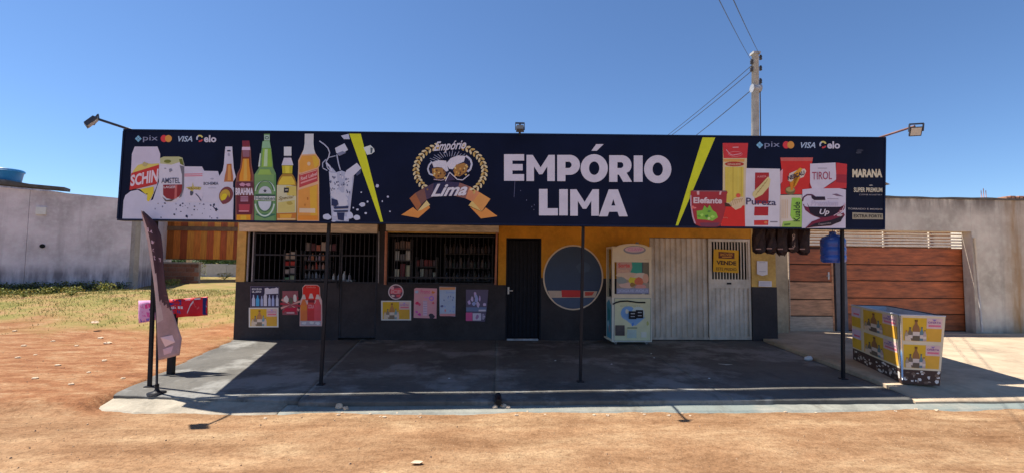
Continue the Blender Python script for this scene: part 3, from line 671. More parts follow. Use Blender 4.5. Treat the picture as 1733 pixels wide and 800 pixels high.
def glass(p):
    rg = random.Random(3); A = (186,192,206)
    p.poly(J([(665,700),(720,640),(790,720),(880,690),(960,720),(1080,700),(1090,800),(1060,1050),(1030,1320),(1000,1560),(720,1560),(700,1300),(690,1080)]), (158,165,184), 1)
    p.poly(J([(670,720),(800,740),(830,1000),(900,1080),(780,1180),(700,1120)]), A, 2); p.poly(J([(950,760),(1075,720),(1050,1000),(990,1130),(920,1080)]), A, 2); p.poly(J([(700,1080),(930,1060),(990,1180),(900,1290),(770,1180)]), (196,200,212), 2)
    p.poly(J([(815,1230),(960,1160),(990,1260),(920,1310),(840,1300)]), (200,204,214), 3)
    for i in range(46): p.blob(rg.uniform(558, 596), rg.uniform(292, 328), rg.uniform(.5, 1.7), rg.uniform(.7, 2.4), rg.choice([(70,78,108),(100,108,134),(52,60,92),(206,208,220)]), 3, 7, .4, rg)
    p.poly(J([(710,1160),(810,1190),(830,1260),(780,1300),(710,1280)]), (40,48,80), 4); p.poly(J([(740,1300),(1000,1290),(990,1330),(760,1340)]), (44,52,84), 4); p.poly(J([(740,1365),(990,1360),(985,1390),(760,1392)]), (36,42,72), 4); p.poly(J([(800,1400),(930,1400),(920,1540),(820,1520)]), (38,46,78), 4)
    p.poly(J([(960,690),(1140,560),(1215,650),(1060,800),(980,830),(930,780)]), (190,194,208), 3); p.poly(J([(1120,740),(1210,670),(1200,740),(1140,780)]), (70,78,106), 4)
    p.poly(J([(770,310),(930,230),(990,340),(840,440),(790,390)]), (182,188,202), 3); p.poly(J([(800,400),(900,360),(960,390),(850,440)]), (110,116,140), 4)
    p.poly(J([(870,100),(1000,70),(1020,160),(920,160)]), (168,176,196), 3)
    p.line(J([(505,190),(590,250),(650,310),(680,390),(660,470),(620,540),(640,640),(700,700)]), 1.8, (164,170,190), 3); p.line(J([(660,470),(780,440)]), 1.4, (150,158,180), 3); p.line(J([(560,640),(560,560),(620,500)]), 1.6, (150,158,180), 3); p.line(J([(565,650),(640,690)]), 1.6, (160,166,186), 3)
    p.line(J([(800,420),(830,580),(860,680)]), 2.0, (150,158,180), 3); p.line(J([(620,560),(680,620),(720,700)]), 3, (176,182,200), 3)
    for x, y, rx, ry in ((630,1470,75,52),(770,1425,45,45),(1020,1450,60,60),(1140,1480,60,42),(1230,1265,52,40),(930,1500,60,40),(1320,1215,18,18),(1150,1350,22,18),(1290,1410,22,18),(1080,1320,14,14),(1215,1058,14,12),(750,1540,40,14)):
        p.blob(490+x/10, 220+y/10, rx/10, ry/10, (182,190,210), 3, 10, .16, rg)
    for x, y, rx, ry in ((1485,950,26,30),(1665,1132,20,16),(1700,1380,14,12),(1570,1210,10,16)): p.blob(490+x/10, 220+y/10, rx/10, ry/10, (168,174,196), 2, 9, .2, rg)
pic(glass, 'printed_glass')
pic(lambda p: (p.poly(J([(1250,300),(1370,260),(1430,320),(1440,370),(1390,410),(1310,425),(1280,360)]), (196,206,204), 2), p.poly(J([(1370,300),(1410,310),(1395,400),(1370,395)]), (70,84,92), 3)), 'printed_ice_cube')
# ---- emblem
p = pr()
for side in (-1, 1):
    for i in range(15):
        a = math.radians(-68+i*8.3); cx = 762+side*58*math.cos(a); cy = 289+44*math.sin(a) + side*.9
        for q, dr in ((0, -2.9), (1, 2.9)):
            rot = (a + math.pi/2 + (-.65 if q else .65)) if side > 0 else (math.pi/2 - a + (.65 if q else -.65))
            p.ell(cx+side*dr*math.cos(a), cy+dr*math.sin(a), 4.1, 1.9, (206,194,152) if (i+q) % 3 else (182,156,92), 0, 10, rot)
        p.ell(cx, cy, 1.6, 1.6, (130,96,40), 1, 8)
p.build('printed_wreath', sign)
p = pr()
for i in range(17):
    a = math.radians(-158+i*8.2); r1 = 37+3*(i % 2); p.line([(762+24*math.cos(a), 282+17*math.sin(a)), (762+r1*math.cos(a), 282+r1*.68*math.sin(a))], .8, (150,156,176), 0)
H = lambda pts: Z(670, 230, 10, pts)
def mug(dark, foam, beer, handle):
    p.poly(dark, (30,30,58), 1); p.poly(foam, (200,200,208), 2); p.poly(beer, (150,110,58), 2)
mug(H([(600,430),(850,420),(900,590),(830,730),(650,740),(560,640)]), H([(610,450),(720,415),(850,425),(890,590),(850,610),(780,540),(700,530),(640,540)]), H([(610,560),(700,540),(790,550),(850,640),(800,720),(680,730),(620,650)]), 0)
mug(H([(850,460),(950,360),(1180,340),(1260,480),(1220,620),(1080,700),(960,620)]), H([(850,470),(930,380),(1050,335),(1180,345),(1150,440),(1050,480),(960,570),(900,560)]), H([(970,590),(1020,490),(1150,460),(1220,500),(1200,610),(1080,690),(1010,680)]), 0)
p.line(H([(610,440),(560,500),(540,570),(570,650),(640,670)]), 2.6, (176,182,196), 3); p.line(H([(1185,340),(1260,400),(1285,480),(1260,570),(1210,610)]), 3.2, (180,184,198), 3)
rg = random.Random(9)
for i in range(30):
    if i % 2: x, y = rg.uniform(734, 754), rg.uniform(286, 302)
    else: x, y = rg.uniform(769, 791), rg.uniform(279, 298)
    p.blob(x, y, 1.7, 1.7, rg.choice([(222,188,106),(196,146,70),(236,214,150),(96,64,44)]), 3, 7, .3, rg)
p.line(H([(835,770),(910,620),(1040,740),(1130,750),(1240,660)]), 1.5, (192,190,202), 4); p.line(H([(640,740),(760,755),(820,745)]), 1.2, (170,150,160), 4)
p.poly(H([(915,650),(1010,750),(850,770)]), (56,46,72), 3)
p.build('printed_beer_mugs', sign)
p = pr(); G = lambda pts: Z(670, 300, 10, pts)
# ribbon in strips from dark centre to orange ends
arc_t = [(230,360),(330,270),(480,180),(640,100),(850,70),(1080,95),(1250,160),(1420,260),(1600,370)]; arc_b = [(365,570),(430,470),(520,380),(620,340),(800,315),(1000,320),(1180,360),(1300,420),(1455,580)]
rc = [(150,94,58),(112,78,70),(72,58,78),(40,40,70),(54,48,76),(130,92,84),(190,128,88),(212,152,84)]
for i in range(8): p.poly(G([arc_t[i], arc_t[i+1], arc_b[i+1], arc_b[i]]), rc[i], 1)
p.poly(G([(90,640),(290,510),(365,575),(560,480),(575,520),(380,690)]), (222,150,76), 0); p.poly(G([(1250,500),(1455,585),(1520,515),(1720,660),(1440,700)]), (222,150,76), 0)
p.poly(G([(370,570),(520,395),(580,470),(430,560)]), (218,198,132), 2); p.poly(G([(1230,480),(1290,400),(1450,580)]), (214,186,112), 2)
p.build('printed_ribbon', sign)
p = pr(); p.text('Empório', [(737,240.5),(790,236.5),(788,257),(733,261)], (206,206,216), 4, .022, .28); p.build('emblem_lettering', sign)
p = pr(); p.text('Lima', [(733,312),(793,309.5),(789,331),(729,333.5)], (222,222,230), 5, .03, .32); p.build('emblem_lettering', sign)
# ---- big block letters
T5 = lambda pts: Z(840, 230, 5, pts)
def ellp(cx, cy, rx, ry, n=36, a0=0, a1=360): return [(cx+rx*math.cos(math.radians(a0+(a1-a0)*i/(n if a1-a0 == 360 else n-1))), cy+ry*math.sin(math.radians(a0+(a1-a0)*i/(n if a1-a0 == 360 else n-1)))) for i in range(n)]
def letter(ch, x0, y0, x1, y1):
    w = x1-x0; h = y1-y0; u = lambda pts: [(x0+a*w, y0+b*h) for a, b in pts]; holes = None
    if ch == 'E': o = u([(0,0),(1,0),(1,.24),(.42,.24),(.42,.37),(.93,.37),(.93,.61),(.42,.61),(.42,.75),(1,.75),(1,1),(0,1)])
    elif ch == 'M': o = u([(0,0),(.22,0),(.5,.48),(.78,0),(1,0),(1,1),(.735,1),(.735,.44),(.56,.74),(.44,.74),(.265,.44),(.265,1),(0,1)])
    elif ch == 'P': o = u([(0,0),(.55,0)]+[(.55+.45*math.cos(math.radians(a)), .38+.38*math.sin(math.radians(a))) for a in range(-80, 90, 12)]+[(.55,.76),(.36,.76),(.36,1),(0,1)]); holes = [u([(.36,.26),(.53,.26),(.61,.31),(.635,.38),(.61,.45),(.53,.5),(.36,.5)])]
    elif ch == 'R': o = u([(0,0),(.55,0)]+[(.55+.43*math.cos(math.radians(a)), .37+.37*math.sin(math.radians(a))) for a in range(-80, 50, 12)]+[(.76,.66),(1,1),(.61,1),(.43,.73),(.36,.73),(.36,1),(0,1)]); holes = [u([(.36,.26),(.53,.26),(.6,.3),(.625,.37),(.6,.44),(.53,.48),(.36,.48)])]
    elif ch == 'O': o = ellp(x0+w/2, y0+h/2, w/2, h/2); holes = [ellp(x0+w/2, y0+h/2, w*.19, h*.24)]
    elif ch == 'I': o = u([(0,0),(1,0),(1,1),(0,1)])
    elif ch == 'L': o = u([(0,0),(.45,0),(.45,.73),(1,.73),(1,1),(0,1)])
    elif ch == 'A': o = u([(.34,0),(.66,0),(1,1),(.70,1),(.645,.83),(.355,.83),(.30,1),(0,1)]); holes = [u([(.5,.36),(.43,.6),(.57,.6)])]
    p = pr(1.5); p.poly(T5(o), (206,205,216), 0, [T5(hh) for hh in holes] if holes else None)
    return p
for ch, b in (('E',(65,157,235,382)),('M',(255,163,495,384)),('P',(515,163,708,385)),('O',(713,157,943,394)),('R',(955,166,1148,391)),('I',(1163,168,1238,391)),('O',(1250,165,1481,402)),('L',(361,451,521,674)),('I',(532,453,605,674)),('M',(625,454,868,677)),('A',(868,455,1112,682))):
    p = letter(ch, *b)
    if ch == 'O' and b[0] == 713: p.poly(T5([(805,128),(845,72),(908,72),(850,128)]), (206,205,216))
    p.build('block_letter', sign)
p = pr(); p.line(T5([(157,384),(150,520)]), .7, (96,98,124), 0)
for x, y in ((322,585),(318,625),(255,545),(205,465),(300,600)): p.blob(840+x/5, 230+y/5, .8, .9, (90,92,116), 0)
p.build('scratch', sign)
# ---- right: groceries
A1 = lambda pts: Z(1150, 230, 10, pts)
def pasta(p):
    p.poly(A1([(730,125),(1160,125),(1140,400),(1115,1545),(695,1545),(730,1250),(735,380)]), (196,180,140), 1)
    p.poly(A1([(730,125),(1162,125),(1140,380),(745,380)]), (186,54,56), 2); p.line(A1([(790,235),(850,310),(900,330),(1040,305)]), 1.2, (214,160,166), 3); p.ring(1244.5, 261, 12, 4.6, .8, (206,130,130), 3); p.poly(A1([(900,190),(1000,185),(1000,205),(900,208)]), (210,150,150), 3)
    p.poly(A1([(745,395),(1100,395),(1098,440),(745,440)]), (214,160,84), 2); p.ell(1243, 278, 16.2, 4, (160,58,40), 3); p.text('ESPAGUETE', A1([(815,468),(1035,468),(1035,500),(815,500)]), (226,186,160), 4, .02)
    p.poly(A1([(770,530),(1085,530),(1080,1130),(775,1130)]), (196,178,76), 2)
    for x in (830, 900, 985, 1040): p.poly(A1([(x,530),(x+14,530),(x+12,1130),(x-2,1130)]), (208,194,92) if x % 4 else (180,160,66), 3)
    p.poly(A1([(735,1190),(1100,1180),(1112,1545),(698,1545)]), (196,48,40), 3); p.poly(A1([(760,1130),(840,1150),(880,1200),(770,1200)]), (70,44,34), 4)
    p.poly(A1([(860,1120),(950,1050),(1075,1030),(1090,1150),(1040,1220),(950,1255),(880,1200)]), (206,184,146), 4); 
    for q in range(6): p.line(A1([(880+q*32,1190-q*14),(900+q*32,1090-q*6),(960+q*22,1080)]), .8, (166,140,92), 5)
    p.text('500g', A1([(740,1375),(820,1375),(820,1400),(740,1400)]), (226,140,120), 5); p.ell(1249.5, 331, 3.6, 3.6, (214,90,70), 5)
pic(pasta, 'printed_packet')
def jar(p):
    p.poly(A1([(190,935),(220,925),(800,930),(815,965),(800,990),(790,1190),(740,1380),(690,1520),(620,1540),(360,1535),(270,1500),(220,1370),(180,1160)]), (150,50,54), 4)
    p.poly(A1([(220,925),(800,930),(780,950),(230,945)]), (120,84,90), 5); p.poly(A1([(290,940),(335,935),(335,1000),(300,1000)]), (226,180,180), 5); p.poly(A1([(680,940),(715,940),(700,1000),(670,1000)]), (226,180,180), 5)
    p.poly(A1([(180,1010),(200,1005),(205,1180),(240,1370),(280,1490),(250,1480),(215,1370),(182,1160)]), (176,146,158), 5)
    p.poly(A1([(340,1470),(680,1470),(640,1535),(360,1530)]), (110,58,74), 5)
    p.text('Elefante', A1([(235,1040),(725,1045),(720,1150),(235,1145)]), (236,212,214), 7, .04)
    p.poly(A1([(290,1270),(390,1260),(420,1180),(470,1230),(510,1170),(560,1260),(620,1300),(650,1380),(560,1440),(440,1420),(300,1410)]), (120,170,60), 5)
    for x, y, r, c in ((460,1360,30,(70,120,50)),(560,1370,30,(160,204,90)),(380,1340,28,(160,204,90)),(500,1280,26,(84,130,60)),(330,1360,24,(92,150,50)),(500,1400,26,(190,214,130))): p.blob(1150+x/10, 230+y/10, r/10, r/12, c, 6)
    p.blob(1176, 352, 3, 1.6, (210,120,120), 5); p.blob(1172, 351, 2.4, 3, (206,110,100), 5)
pic(jar, 'printed_jar')
def pureza(p):
    p.poly(A1([(1125,550),(1700,560),(1720,1550),(1105,1545)]), (198,196,202), 2); p.poly(A1([(1280,625),(1515,625),(1510,1060),(1500,1150),(1270,1150)]), (156,44,46), 3); p.text('PUREZA', A1([(1320,680),(1470,672),(1470,702),(1320,712)]), (220,150,150), 4, .02)
    p.poly(A1([(1240,960),(1400,800),(1500,690),(1540,740),(1520,860),(1400,1000),(1280,1060),(1235,1010)]), (198,186,128), 4)
    for q in range(5): p.line(A1([(1290+q*40,1010-q*50),(1330+q*40,940-q*50)]), 1.0, (160,140,80), 5)
    p.poly(A1([(1270,1200),(1505,1200),(1500,1350),(1262,1350)]), (160,40,44), 3); p.poly(A1([(1262,1430),(1505,1425),(1500,1510),(1262,1512)]), (188,52,48), 3); p.ell(1296, 376.5, 3, 2.2, (232,140,90), 4); p.rect(1303.5, 374.5, 1316, 376.5, (120,116,124), 3)
    p.text('Pureza', A1([(1128,1050),(1635,1075),(1635,1180),(1128,1165)]), (62,56,84), 5, .012)
pic(pureza, 'printed_packet')
B1 = lambda pts: Z(1310, 230, 10, pts)
def nescau(p):
    p.poly(B1([(105,370),(660,370),(640,480),(640,990),(105,990),(130,600)]), (190,48,42), 1); p.poly(B1([(110,370),(655,370),(650,430),(115,430)]), (186,92,84), 2); p.poly(B1([(105,600),(150,560),(140,780),(105,820)]), (206,150,160), 2)
    p.poly(B1([(230,760),(260,640),(440,560),(520,560),(545,600),(500,700),(380,740),(300,790)]), (196,186,170), 3); p.poly(B1([(260,800),(420,680),(480,560),(440,540),(330,640),(450,690),(380,830),(320,900)]), (220,160,50), 3)
    p.text('NESCAU', B1([(225,690),(510,590),(525,660),(240,760)]), (52,40,60), 5, .03, .1)
    p.ell(1337.5, 323, 8.5, 7, (110,96,60), 3); p.ell(1337.5, 321, 7.4, 4, (160,144,88), 4); p.poly(B1([(270,800),(330,780),(320,920),(280,920)]), (226,140,40), 5)
pic(nescau, 'printed_packet')
def kual(p):
    p.poly(B1([(100,1005),(470,1000),(470,1550),(90,1550)]), (196,186,170), 2); p.poly(B1([(300,1050),(440,1050),(470,1090),(468,1550),(300,1400),(275,1350)]), (138,186,74), 3); p.poly(B1([(150,1450),(460,1420),(462,1550),(130,1550)]), (146,180,84), 3)
    p.text('Kualde', [(1352.8,375),(1352.8,342),(1344.6,342),(1344.6,375)][::1] and B1([(330,1450),(330,1120),(440,1120),(440,1450)]), (40,56,40), 5, .01)
    for q in range(4): p.rect(1323+q*3, 338, 1324.4+q*3, 370, (190,170,140), 3)
    p.poly(B1([(170,1490),(280,1480),(270,1510),(175,1520)]), (80,110,50), 4)
pic(kual, 'printed_packet')
def tirol(p):
    p.poly(B1([(610,475),(1040,455),(1055,740),(980,790),(820,900),(640,900),(610,800)]), (204,200,212), 3); p.poly(B1([(1050,455),(1235,480),(1225,890),(820,900),(1000,790),(1050,740)]), (182,52,54), 3); p.poly(B1([(1055,655),(1230,660),(1228,800),(1050,790)]), (146,44,54), 4)
    p.text('TIROL', B1([(645,615),(980,605),(980,740),(645,745)]), (150,62,84), 5, .005); p.rect(1384, 284.5, 1400, 285.6, (140,136,148), 4); p.poly(B1([(600,790),(640,880),(600,900)]), (150,40,40), 4)
pic(tirol, 'printed_packet')
def up(p):
    p.poly(B1([(480,910),(620,895),(1100,890),(1215,915),(1210,1560),(470,1560)]), (202,198,212), 4)
    p.poly(B1([(500,1190),(600,1210),(1200,1200),(1205,1160),(1190,1240),(1100,1330),(960,1390),(780,1395),(620,1330),(530,1260)]), (110,38,62), 5)
    p.poly(B1([(560,1130),(590,1200),(1140,1205),(1060,1320),(900,1380),(720,1370),(610,1300)]), (34,24,38), 6); p.ring(1394.5, 341, 36, 28, 1.6, (96,40,62), 5, 20, 170)
    p.line(B1([(480,1110),(500,1040),(560,1000),(640,1000),(700,1040)]), 2.4, (84,40,64), 5); p.poly(B1([(630,1010),(700,1030),(860,1030),(870,1090),(680,1090),(640,1060)]), (40,28,44), 6)
    p.poly(B1([(980,990),(1060,980),(1180,1030),(1060,1020)]), (110,90,110), 5); p.poly(B1([(900,1060),(1090,1064),(1090,1074),(900,1072)]), (150,140,155), 5)
    p.text('Premium', B1([(620,1095),(1090,1095),(1090,1190),(620,1190)]), (176,170,186), 7, .03, .25); p.text('Up', B1([(770,1240),(935,1240),(935,1355),(770,1355)]), (226,220,228), 8, .02, .25)
    p.poly(B1([(530,1560),(640,1450),(800,1390),(1000,1360),(1180,1300),(1200,1340),(1120,1450),(960,1520),(700,1540)]), (112,36,56), 7); p.poly(B1([(560,1550),(700,1480),(950,1430),(1180,1350),(1130,1450),(960,1515),(700,1535)]), (38,28,38), 8)
    p.text('Cappuccino', B1([(750,1480),(965,1455),(960,1500),(750,1520)]), (150,140,140), 9, .01); p.blob(1421, 364, 5, 2.4, (180,172,170), 9); p.blob(1424, 357, 3, 1, (224,200,190), 9); p.line(B1([(1205,1140),(1150,1270),(1010,1350)]), 1.3, (214,180,190), 9)
pic(up, 'printed_packet')
C1 = lambda pts: Z(1410, 230, 10, pts)
p = pr()
p.text('MARANA', C1([(325,565),(832,565),(832,705),(325,705)]), (196,188,160), 1, .05); p.text('SUPER PREMIUM', C1([(350,875),(832,880),(832,955),(350,955)]), (190,184,160), 1, .03)
p.text('COFFEE ROASTERY', C1([(440,985),(832,990),(832,1010),(440,1008)]), (150,148,150), 1, .01); p.blob(1474, 314, 3, 1, (150,148,140), 1); p.text('TORRADO E MOIDO', C1([(250,1220),(832,1230),(832,1255),(250,1248)]), (166,162,160), 1, .01)
p.poly(C1([(325,1295),(840,1315),(845,1415),(325,1410)]), (150,144,122), 1); p.text('EXTRA FORTE', C1([(350,1325),(830,1335),(830,1385),(350,1385)]), (54,50,44), 3, .02); p.blob(1455, 255, 6, 2, (44,46,60), 1); p.blob(1453, 258.5, 4.5, 2, (54,56,68), 1)
p.build('printed_lettering', sign)

# ---- floodlights on the sign
M_LENS = nmat('lamp_lens', (.62, .60, .52), .15, .1, 20, spec=.6)
M_RARM = nmat('rusty_arm', (.22, .11, .09), .7, .3, 15); M_LAMP = nmat('lamp_housing', (.05, .055, .07), .45, .2, 20)
def flood(a, b, tip, label, armmat, look, sc=1.0):
    t = thing('floodlight', a, label, 'floodlight', 'floodlights on the sign')
    a = Vector(a); b = Vector(b); mb = MB(); mb.tube([a, b], .016, armmat, 8); mb.build('arm', t)
    c = Vector(tip); f = Vector(look).normalized(); r = f.cross(Vector((0,0,1))).normalized(); u = r.cross(f)
    rr, uu = r*.085*sc, u*.075*sc
    mb = MB(); mb.hexa([c-rr-uu, c+rr-uu, c+rr*.8-uu*.8-f*.05, c-rr*.8-uu*.8-f*.05, c-rr+uu, c+rr+uu, c+rr*.8+uu*.8-f*.05, c-rr*.8+uu*.8-f*.05], M_LAMP); mb.build('housing', t)
    mb = MB(); mb.prism([c-rr*.82-uu*.8+f*.001, c+rr*.82-uu*.8+f*.001, c+rr*.82+uu*.8+f*.001, c-rr*.82+uu*.8+f*.001], f*.004, M_LENS); mb.build('lens', t)
    mb = MB(); mb.bar(c-rr*1.1+u*.0, c-rr*1.1+u*.10-f*.02, .01, .02, M_LAMP); mb.bar(c+rr*1.1, c+rr*1.1+u*.10-f*.02, .01, .02, M_LAMP); mb.bar(c-rr*1.15+u*.10-f*.02, c+rr*1.15+u*.10-f*.02, .01, .02, M_LAMP); mb.build('bracket', t)
ys = ysign(-4.6)
e = onY(160, 200, 5.72); flood(TL+Vector((.03,.06,.03)), e, onY(157, 209, 5.70), 'floodlight on black arm above the beer cans end of the sign', M_LAMP, (.75, .55, -.75))
e = onY(1548, 214, ysign(5.6)-.45); flood(TR+Vector((-.03,.06,.03)), e, onY(1550, 223, ysign(5.6)-.45), 'floodlight on reddish arm above the coffee end of the sign', M_RARM, (-.25, -.75, -.35), .85)
m0 = onS(880, 229); e = onY(880, 212, ysign(.4)-.42); flood(m0+Vector((0,.06,.02)), e, onY(880, 220, ysign(.4)-.44), 'floodlight above the big white letters of the sign', M_LAMP, (.02, .9, -.55), .6)

# ================================================================== POSTERS ON THE SHOP FRONT
def onWall(y):
    return lambda px, py, h=0.0: onY(px, py, y-h)
GP = 3.0      # pigment gain for prints in the deep shade of the canopy
def poster(name, outline, paper, draw, label, cat='poster', y=WY-.012, group=None):
    tf = onWall(y); pts = [tf(*q) for q in outline]; c = sum(pts, Vector())/len(pts)
    t = thing(name, (c.x, y, min(q.z for q in pts)), label, cat, group)
    mb = MB(); mb.prism([tf(*q, .002) for q in outline], (0, .0035, 0), ink(paper, GP)); mb.build('sheet', t)
    p = Print(tf, GP, .0006, 5); draw(p); p.build('print', t)
    return t
R4 = lambda x0,y0,x1,y1,s=0: [(x0,y0),(x1,y0+s),(x1,y1+s),(x0,y1)]
def ad_yellow(p, X0, Y0, X1, Y1, fx=lambda x,y:(x,y)):
    w, h = X1-X0, Y1-Y0; q = lambda pts: [fx(X0+a*w, Y0+b*h) for a, b in pts]
    p.poly(q([(.05,.06),(.95,.06),(.95,.94),(.05,.94)]), (206,166,48), 0); p.poly(q([(.6,.06),(.95,.06),(.95,.45),(.6,.45)]), (206,176,170), 1); p.poly(q([(.6,.45),(.95,.45),(.95,.94),(.66,.94)]), (204,156,60), 1)
    def bt(cx, tp, bt_, w, c, cap, l=2):
        h = bt_-tp; p.poly(q([(cx-w*.16,tp),(cx+w*.16,tp),(cx+w*.18,tp+h*.2),(cx+w*.42,tp+h*.34),(cx+w*.5,tp+h*.46),(cx+w*.5,bt_),(cx-w*.5,bt_),(cx-w*.5,tp+h*.46),(cx-w*.42,tp+h*.34),(cx-w*.18,tp+h*.2)]), c, l)
        p.poly(q([(cx-w*.2,tp),(cx+w*.2,tp),(cx+w*.2,tp+h*.09),(cx-w*.2,tp+h*.09)]), cap, l+1); p.poly(q([(cx-w*.48,tp+h*.58),(cx+w*.48,tp+h*.58),(cx+w*.48,tp+h*.82),(cx-w*.48,tp+h*.82)]), (196,180,166), l+1)
    bt(.36,.13,.92,.17,(120,84,52),(90,60,30)); bt(.22,.42,.93,.11,(96,84,70),(70,60,50),3); bt(.13,.55,.93,.09,(140,124,104),(150,60,50),4); bt(.49,.40,.93,.09,(80,104,110),(60,70,80),3); bt(.56,.52,.93,.08,(150,130,126),(110,60,60),4)
    p.poly(q([(.09,.78),(.2,.74),(.24,.93),(.09,.93)]), (176,160,140), 6); p.poly(q([(.28,.74),(.44,.74),(.44,.93),(.28,.93)]), (84,74,62), 6)
    p.text('OFERTA', q([(.63,.18),(.92,.18),(.92,.26),(.63,.26)]), (120,76,120), 3, .02); p.poly(q([(.64,.31),(.92,.31),(.92,.38),(.64,.38)]), (196,104,120), 2); p.poly(q([(.72,.1),(.82,.1),(.77,.17)]), (110,90,140), 3)
def bottle2(p, cx, top, bot, w, c, layer=1):
    h = bot-top; p.poly([(cx-w*.16,top),(cx+w*.16,top),(cx+w*.2,top+h*.2),(cx+w*.5,top+h*.38),(cx+w*.5,bot),(cx-w*.5,bot),(cx-w*.5,top+h*.38),(cx-w*.2,top+h*.2)], c, layer)
def pA(p):
    p.rect(424.5, 484.5, 471.5, 518, (28,26,44), 0); p.text('AGUA GELADA', (426,486.5,443,490), (176,180,190), 2, .03); p.text('2,00', (426,491.2,442,494.8), (176,180,190), 2, .03)
    for x, tp, w, c in ((429,498,5.4,(170,176,200)),(436,499,6,(70,150,196)),(443,500,4,(120,130,160)),(449,490,5.6,(196,196,212)),(456,498,4.4,(140,148,176)),(462,499,4.6,(120,130,164)),(469,498,4.6,(186,190,208))): bottle2(p, x, tp, 517, w, c)
    p.poly([(448,487),(453,486),(456,488),(460,487),(464,487),(468,485.5),(471,487),(471,496),(448,497)], (190,190,204), 1)
poster('bottle_poster', R4(423.5,483.5,472.5,518.8,.8), (70,64,80), pA, 'dark poster with a row of white and blue bottles above the yellow advert')
poster('yellow_advert', R4(421,519.8,471.3,553), (206,204,200), lambda p: ad_yellow(p, 421, 519.8, 471.3, 553), 'yellow framed advert below the dark bottle poster')
def pC(p):
    rg = random.Random(5)
    for i in range(16):
        a = 2*math.pi*i/16; p.poly([(491.5,515),(491.5+17*math.cos(a),515+20*math.sin(a)),(491.5+17*math.cos(a+.2),515+20*math.sin(a+.2))], (150,110,104) if i % 2 else (112,28,40), 0) if abs(13*math.cos(a)) < 13.6 and abs(20*math.sin(a)) < 16.5 else None
    p.blob(484.5,505,4,6,(176,166,164),1,9,.25,rg); p.blob(499,505,3.4,6.5,(170,164,160),1,9,.25,rg); p.blob(492,508,4,6,(62,60,52),2,9,.2,rg); p.poly([(481,521),(503,519),(502,526),(484,526.5)], (120,20,40), 2); p.rect(485,527.5,498,529.5,(186,150,156),2)
poster('energy_poster', R4(478,491.5,504.5,532), (92,52,58), pC, 'small dark red starburst poster beside the red bottle poster')
def pD(p):
    p.poly([(512.5,486),(517,482),(536,482),(540.5,485),(541,500),(536,507),(516,507),(512.5,500)], (206,44,36), 0); p.text('Gelada', (518,483.5,534.5,486.5), (226,130,120), 1, .02)
    for x, w, tp, c, lab in ((514,11.6,497.5,(206,112,62),(214,130,56)),(526.5,13,496,(130,38,40),(176,44,52)),(537.5,11.4,497.5,(158,60,66),(176,70,80))):
        bottle2(p, x, tp, 546, w, c, 2); p.rect(x-w*.47, 516, x+w*.47, 524, lab, 3); p.poly([(x-1.8,tp),(x+1.8,tp),(x+w*.34,tp+8),(x-w*.34,tp+8)], (206,186,180), 3)
    p.rect(521, 506.5, 532.5, 511, (80,20,30), 4); p.text('COLA', (521.5,514.5,531.5,521), (226,170,180), 4, .03)
    p.poly([(508,542),(543,542),(543,550),(509,550)], (120,112,118), 3); p.blob(515,546,4,2.4,(176,170,172),4); p.blob(527,545,4,2.4,(190,186,186),4); p.blob(538,546,4,2.4,(170,166,170),4)
poster('soda_poster', [(507,546),(508,508),(512,500),(511.5,486),(516,481),(537,481),(541.5,485),(542,500),(545,508),(545.5,551),(507,551)], (180,150,146), pD, 'red cut-out poster of three soft drink bottles behind the thin post')
def pE(p):
    p.ell(670,493.2,11.3,11.3,(72,44,56),0); p.poly([(661,488),(679,486),(681,493),(672,497),(660,496)], (168,70,84), 1); p.text('ICE', (662,490,678,496), (222,160,168), 2, .04); p.blob(664,486.5,3,3,(160,120,130),2); p.blob(675,500,4,2.6,(176,70,80),1); p.blob(665,500,3,2,(170,150,150),1)
poster('round_sticker', [(670+13*math.cos(2*math.pi*i/28), 493.2+13*math.sin(2*math.pi*i/28)) for i in range(28)], (186,170,176), pE, 'round red and white sticker above the yellow advert on the black wall', 'sticker')
poster('yellow_advert', R4(645,508,695.8,541.2), (212,210,208), lambda p: ad_yellow(p, 645, 508, 695.8, 541.2), 'yellow framed advert below the round red sticker')
def pG(p):
    p.text('Promo', (712,489,728,496), (150,70,100), 1, .02); p.ring(730.3,504,4,4,1.5,(130,90,170),1); p.rect(716,508,723,533,(176,150,166),0)
    for x, y, r, c in ((706,512,3,(150,40,70)),(710,514,2.4,(160,60,90)),(733,512,2,(196,90,100)),(705,527,2.4,(140,60,120)),(710,531,2.6,(150,50,110)),(733,494,2.6,(190,110,60)),(705,493,2.8,(150,160,180)),(730.5,534,4.6,(40,36,44))): p.blob(x, y, r, r*.9, c, 1)
    for i in range(6): p.rect(716.5, 509+i*4, 722.5, 510.2+i*4, (120,100,120), 1)
    p.rect(718,501.5,727,502.5,(150,90,150),1)
poster('pink_notice', [(701,488),(704,486.3),(739.5,487.3),(738.6,538),(700,537)], (206,150,160), pG, 'pink price notice between the yellow advert and the pale blue notice', 'notice')
def pH(p):
    p.rect(744,485,770.5,489.5,(214,150,104),0); p.text('Sorvetes', (754.5,492,769,495.5), (90,110,150), 1, .01, .2); p.rect(744.5,530,770.5,534,(206,140,146),0)
    rg = random.Random(2)
    for i in range(14): p.blob(rg.uniform(746,768), rg.uniform(499,528), 1.2, 1.6, rg.choice([(110,130,170),(80,90,120),(140,160,190)]), 1, 7, .3, rg)
    p.blob(748,517,2.6,2,(64,70,100),2); p.blob(753.5,525,1.2,2.2,(150,90,90),2)
poster('blue_notice', [(743.5,484.3),(771.5,484.8),(770.5,534.5),(744,533)], (152,164,186), pH, 'narrow pale blue notice with orange top beside the pink notice', 'notice')
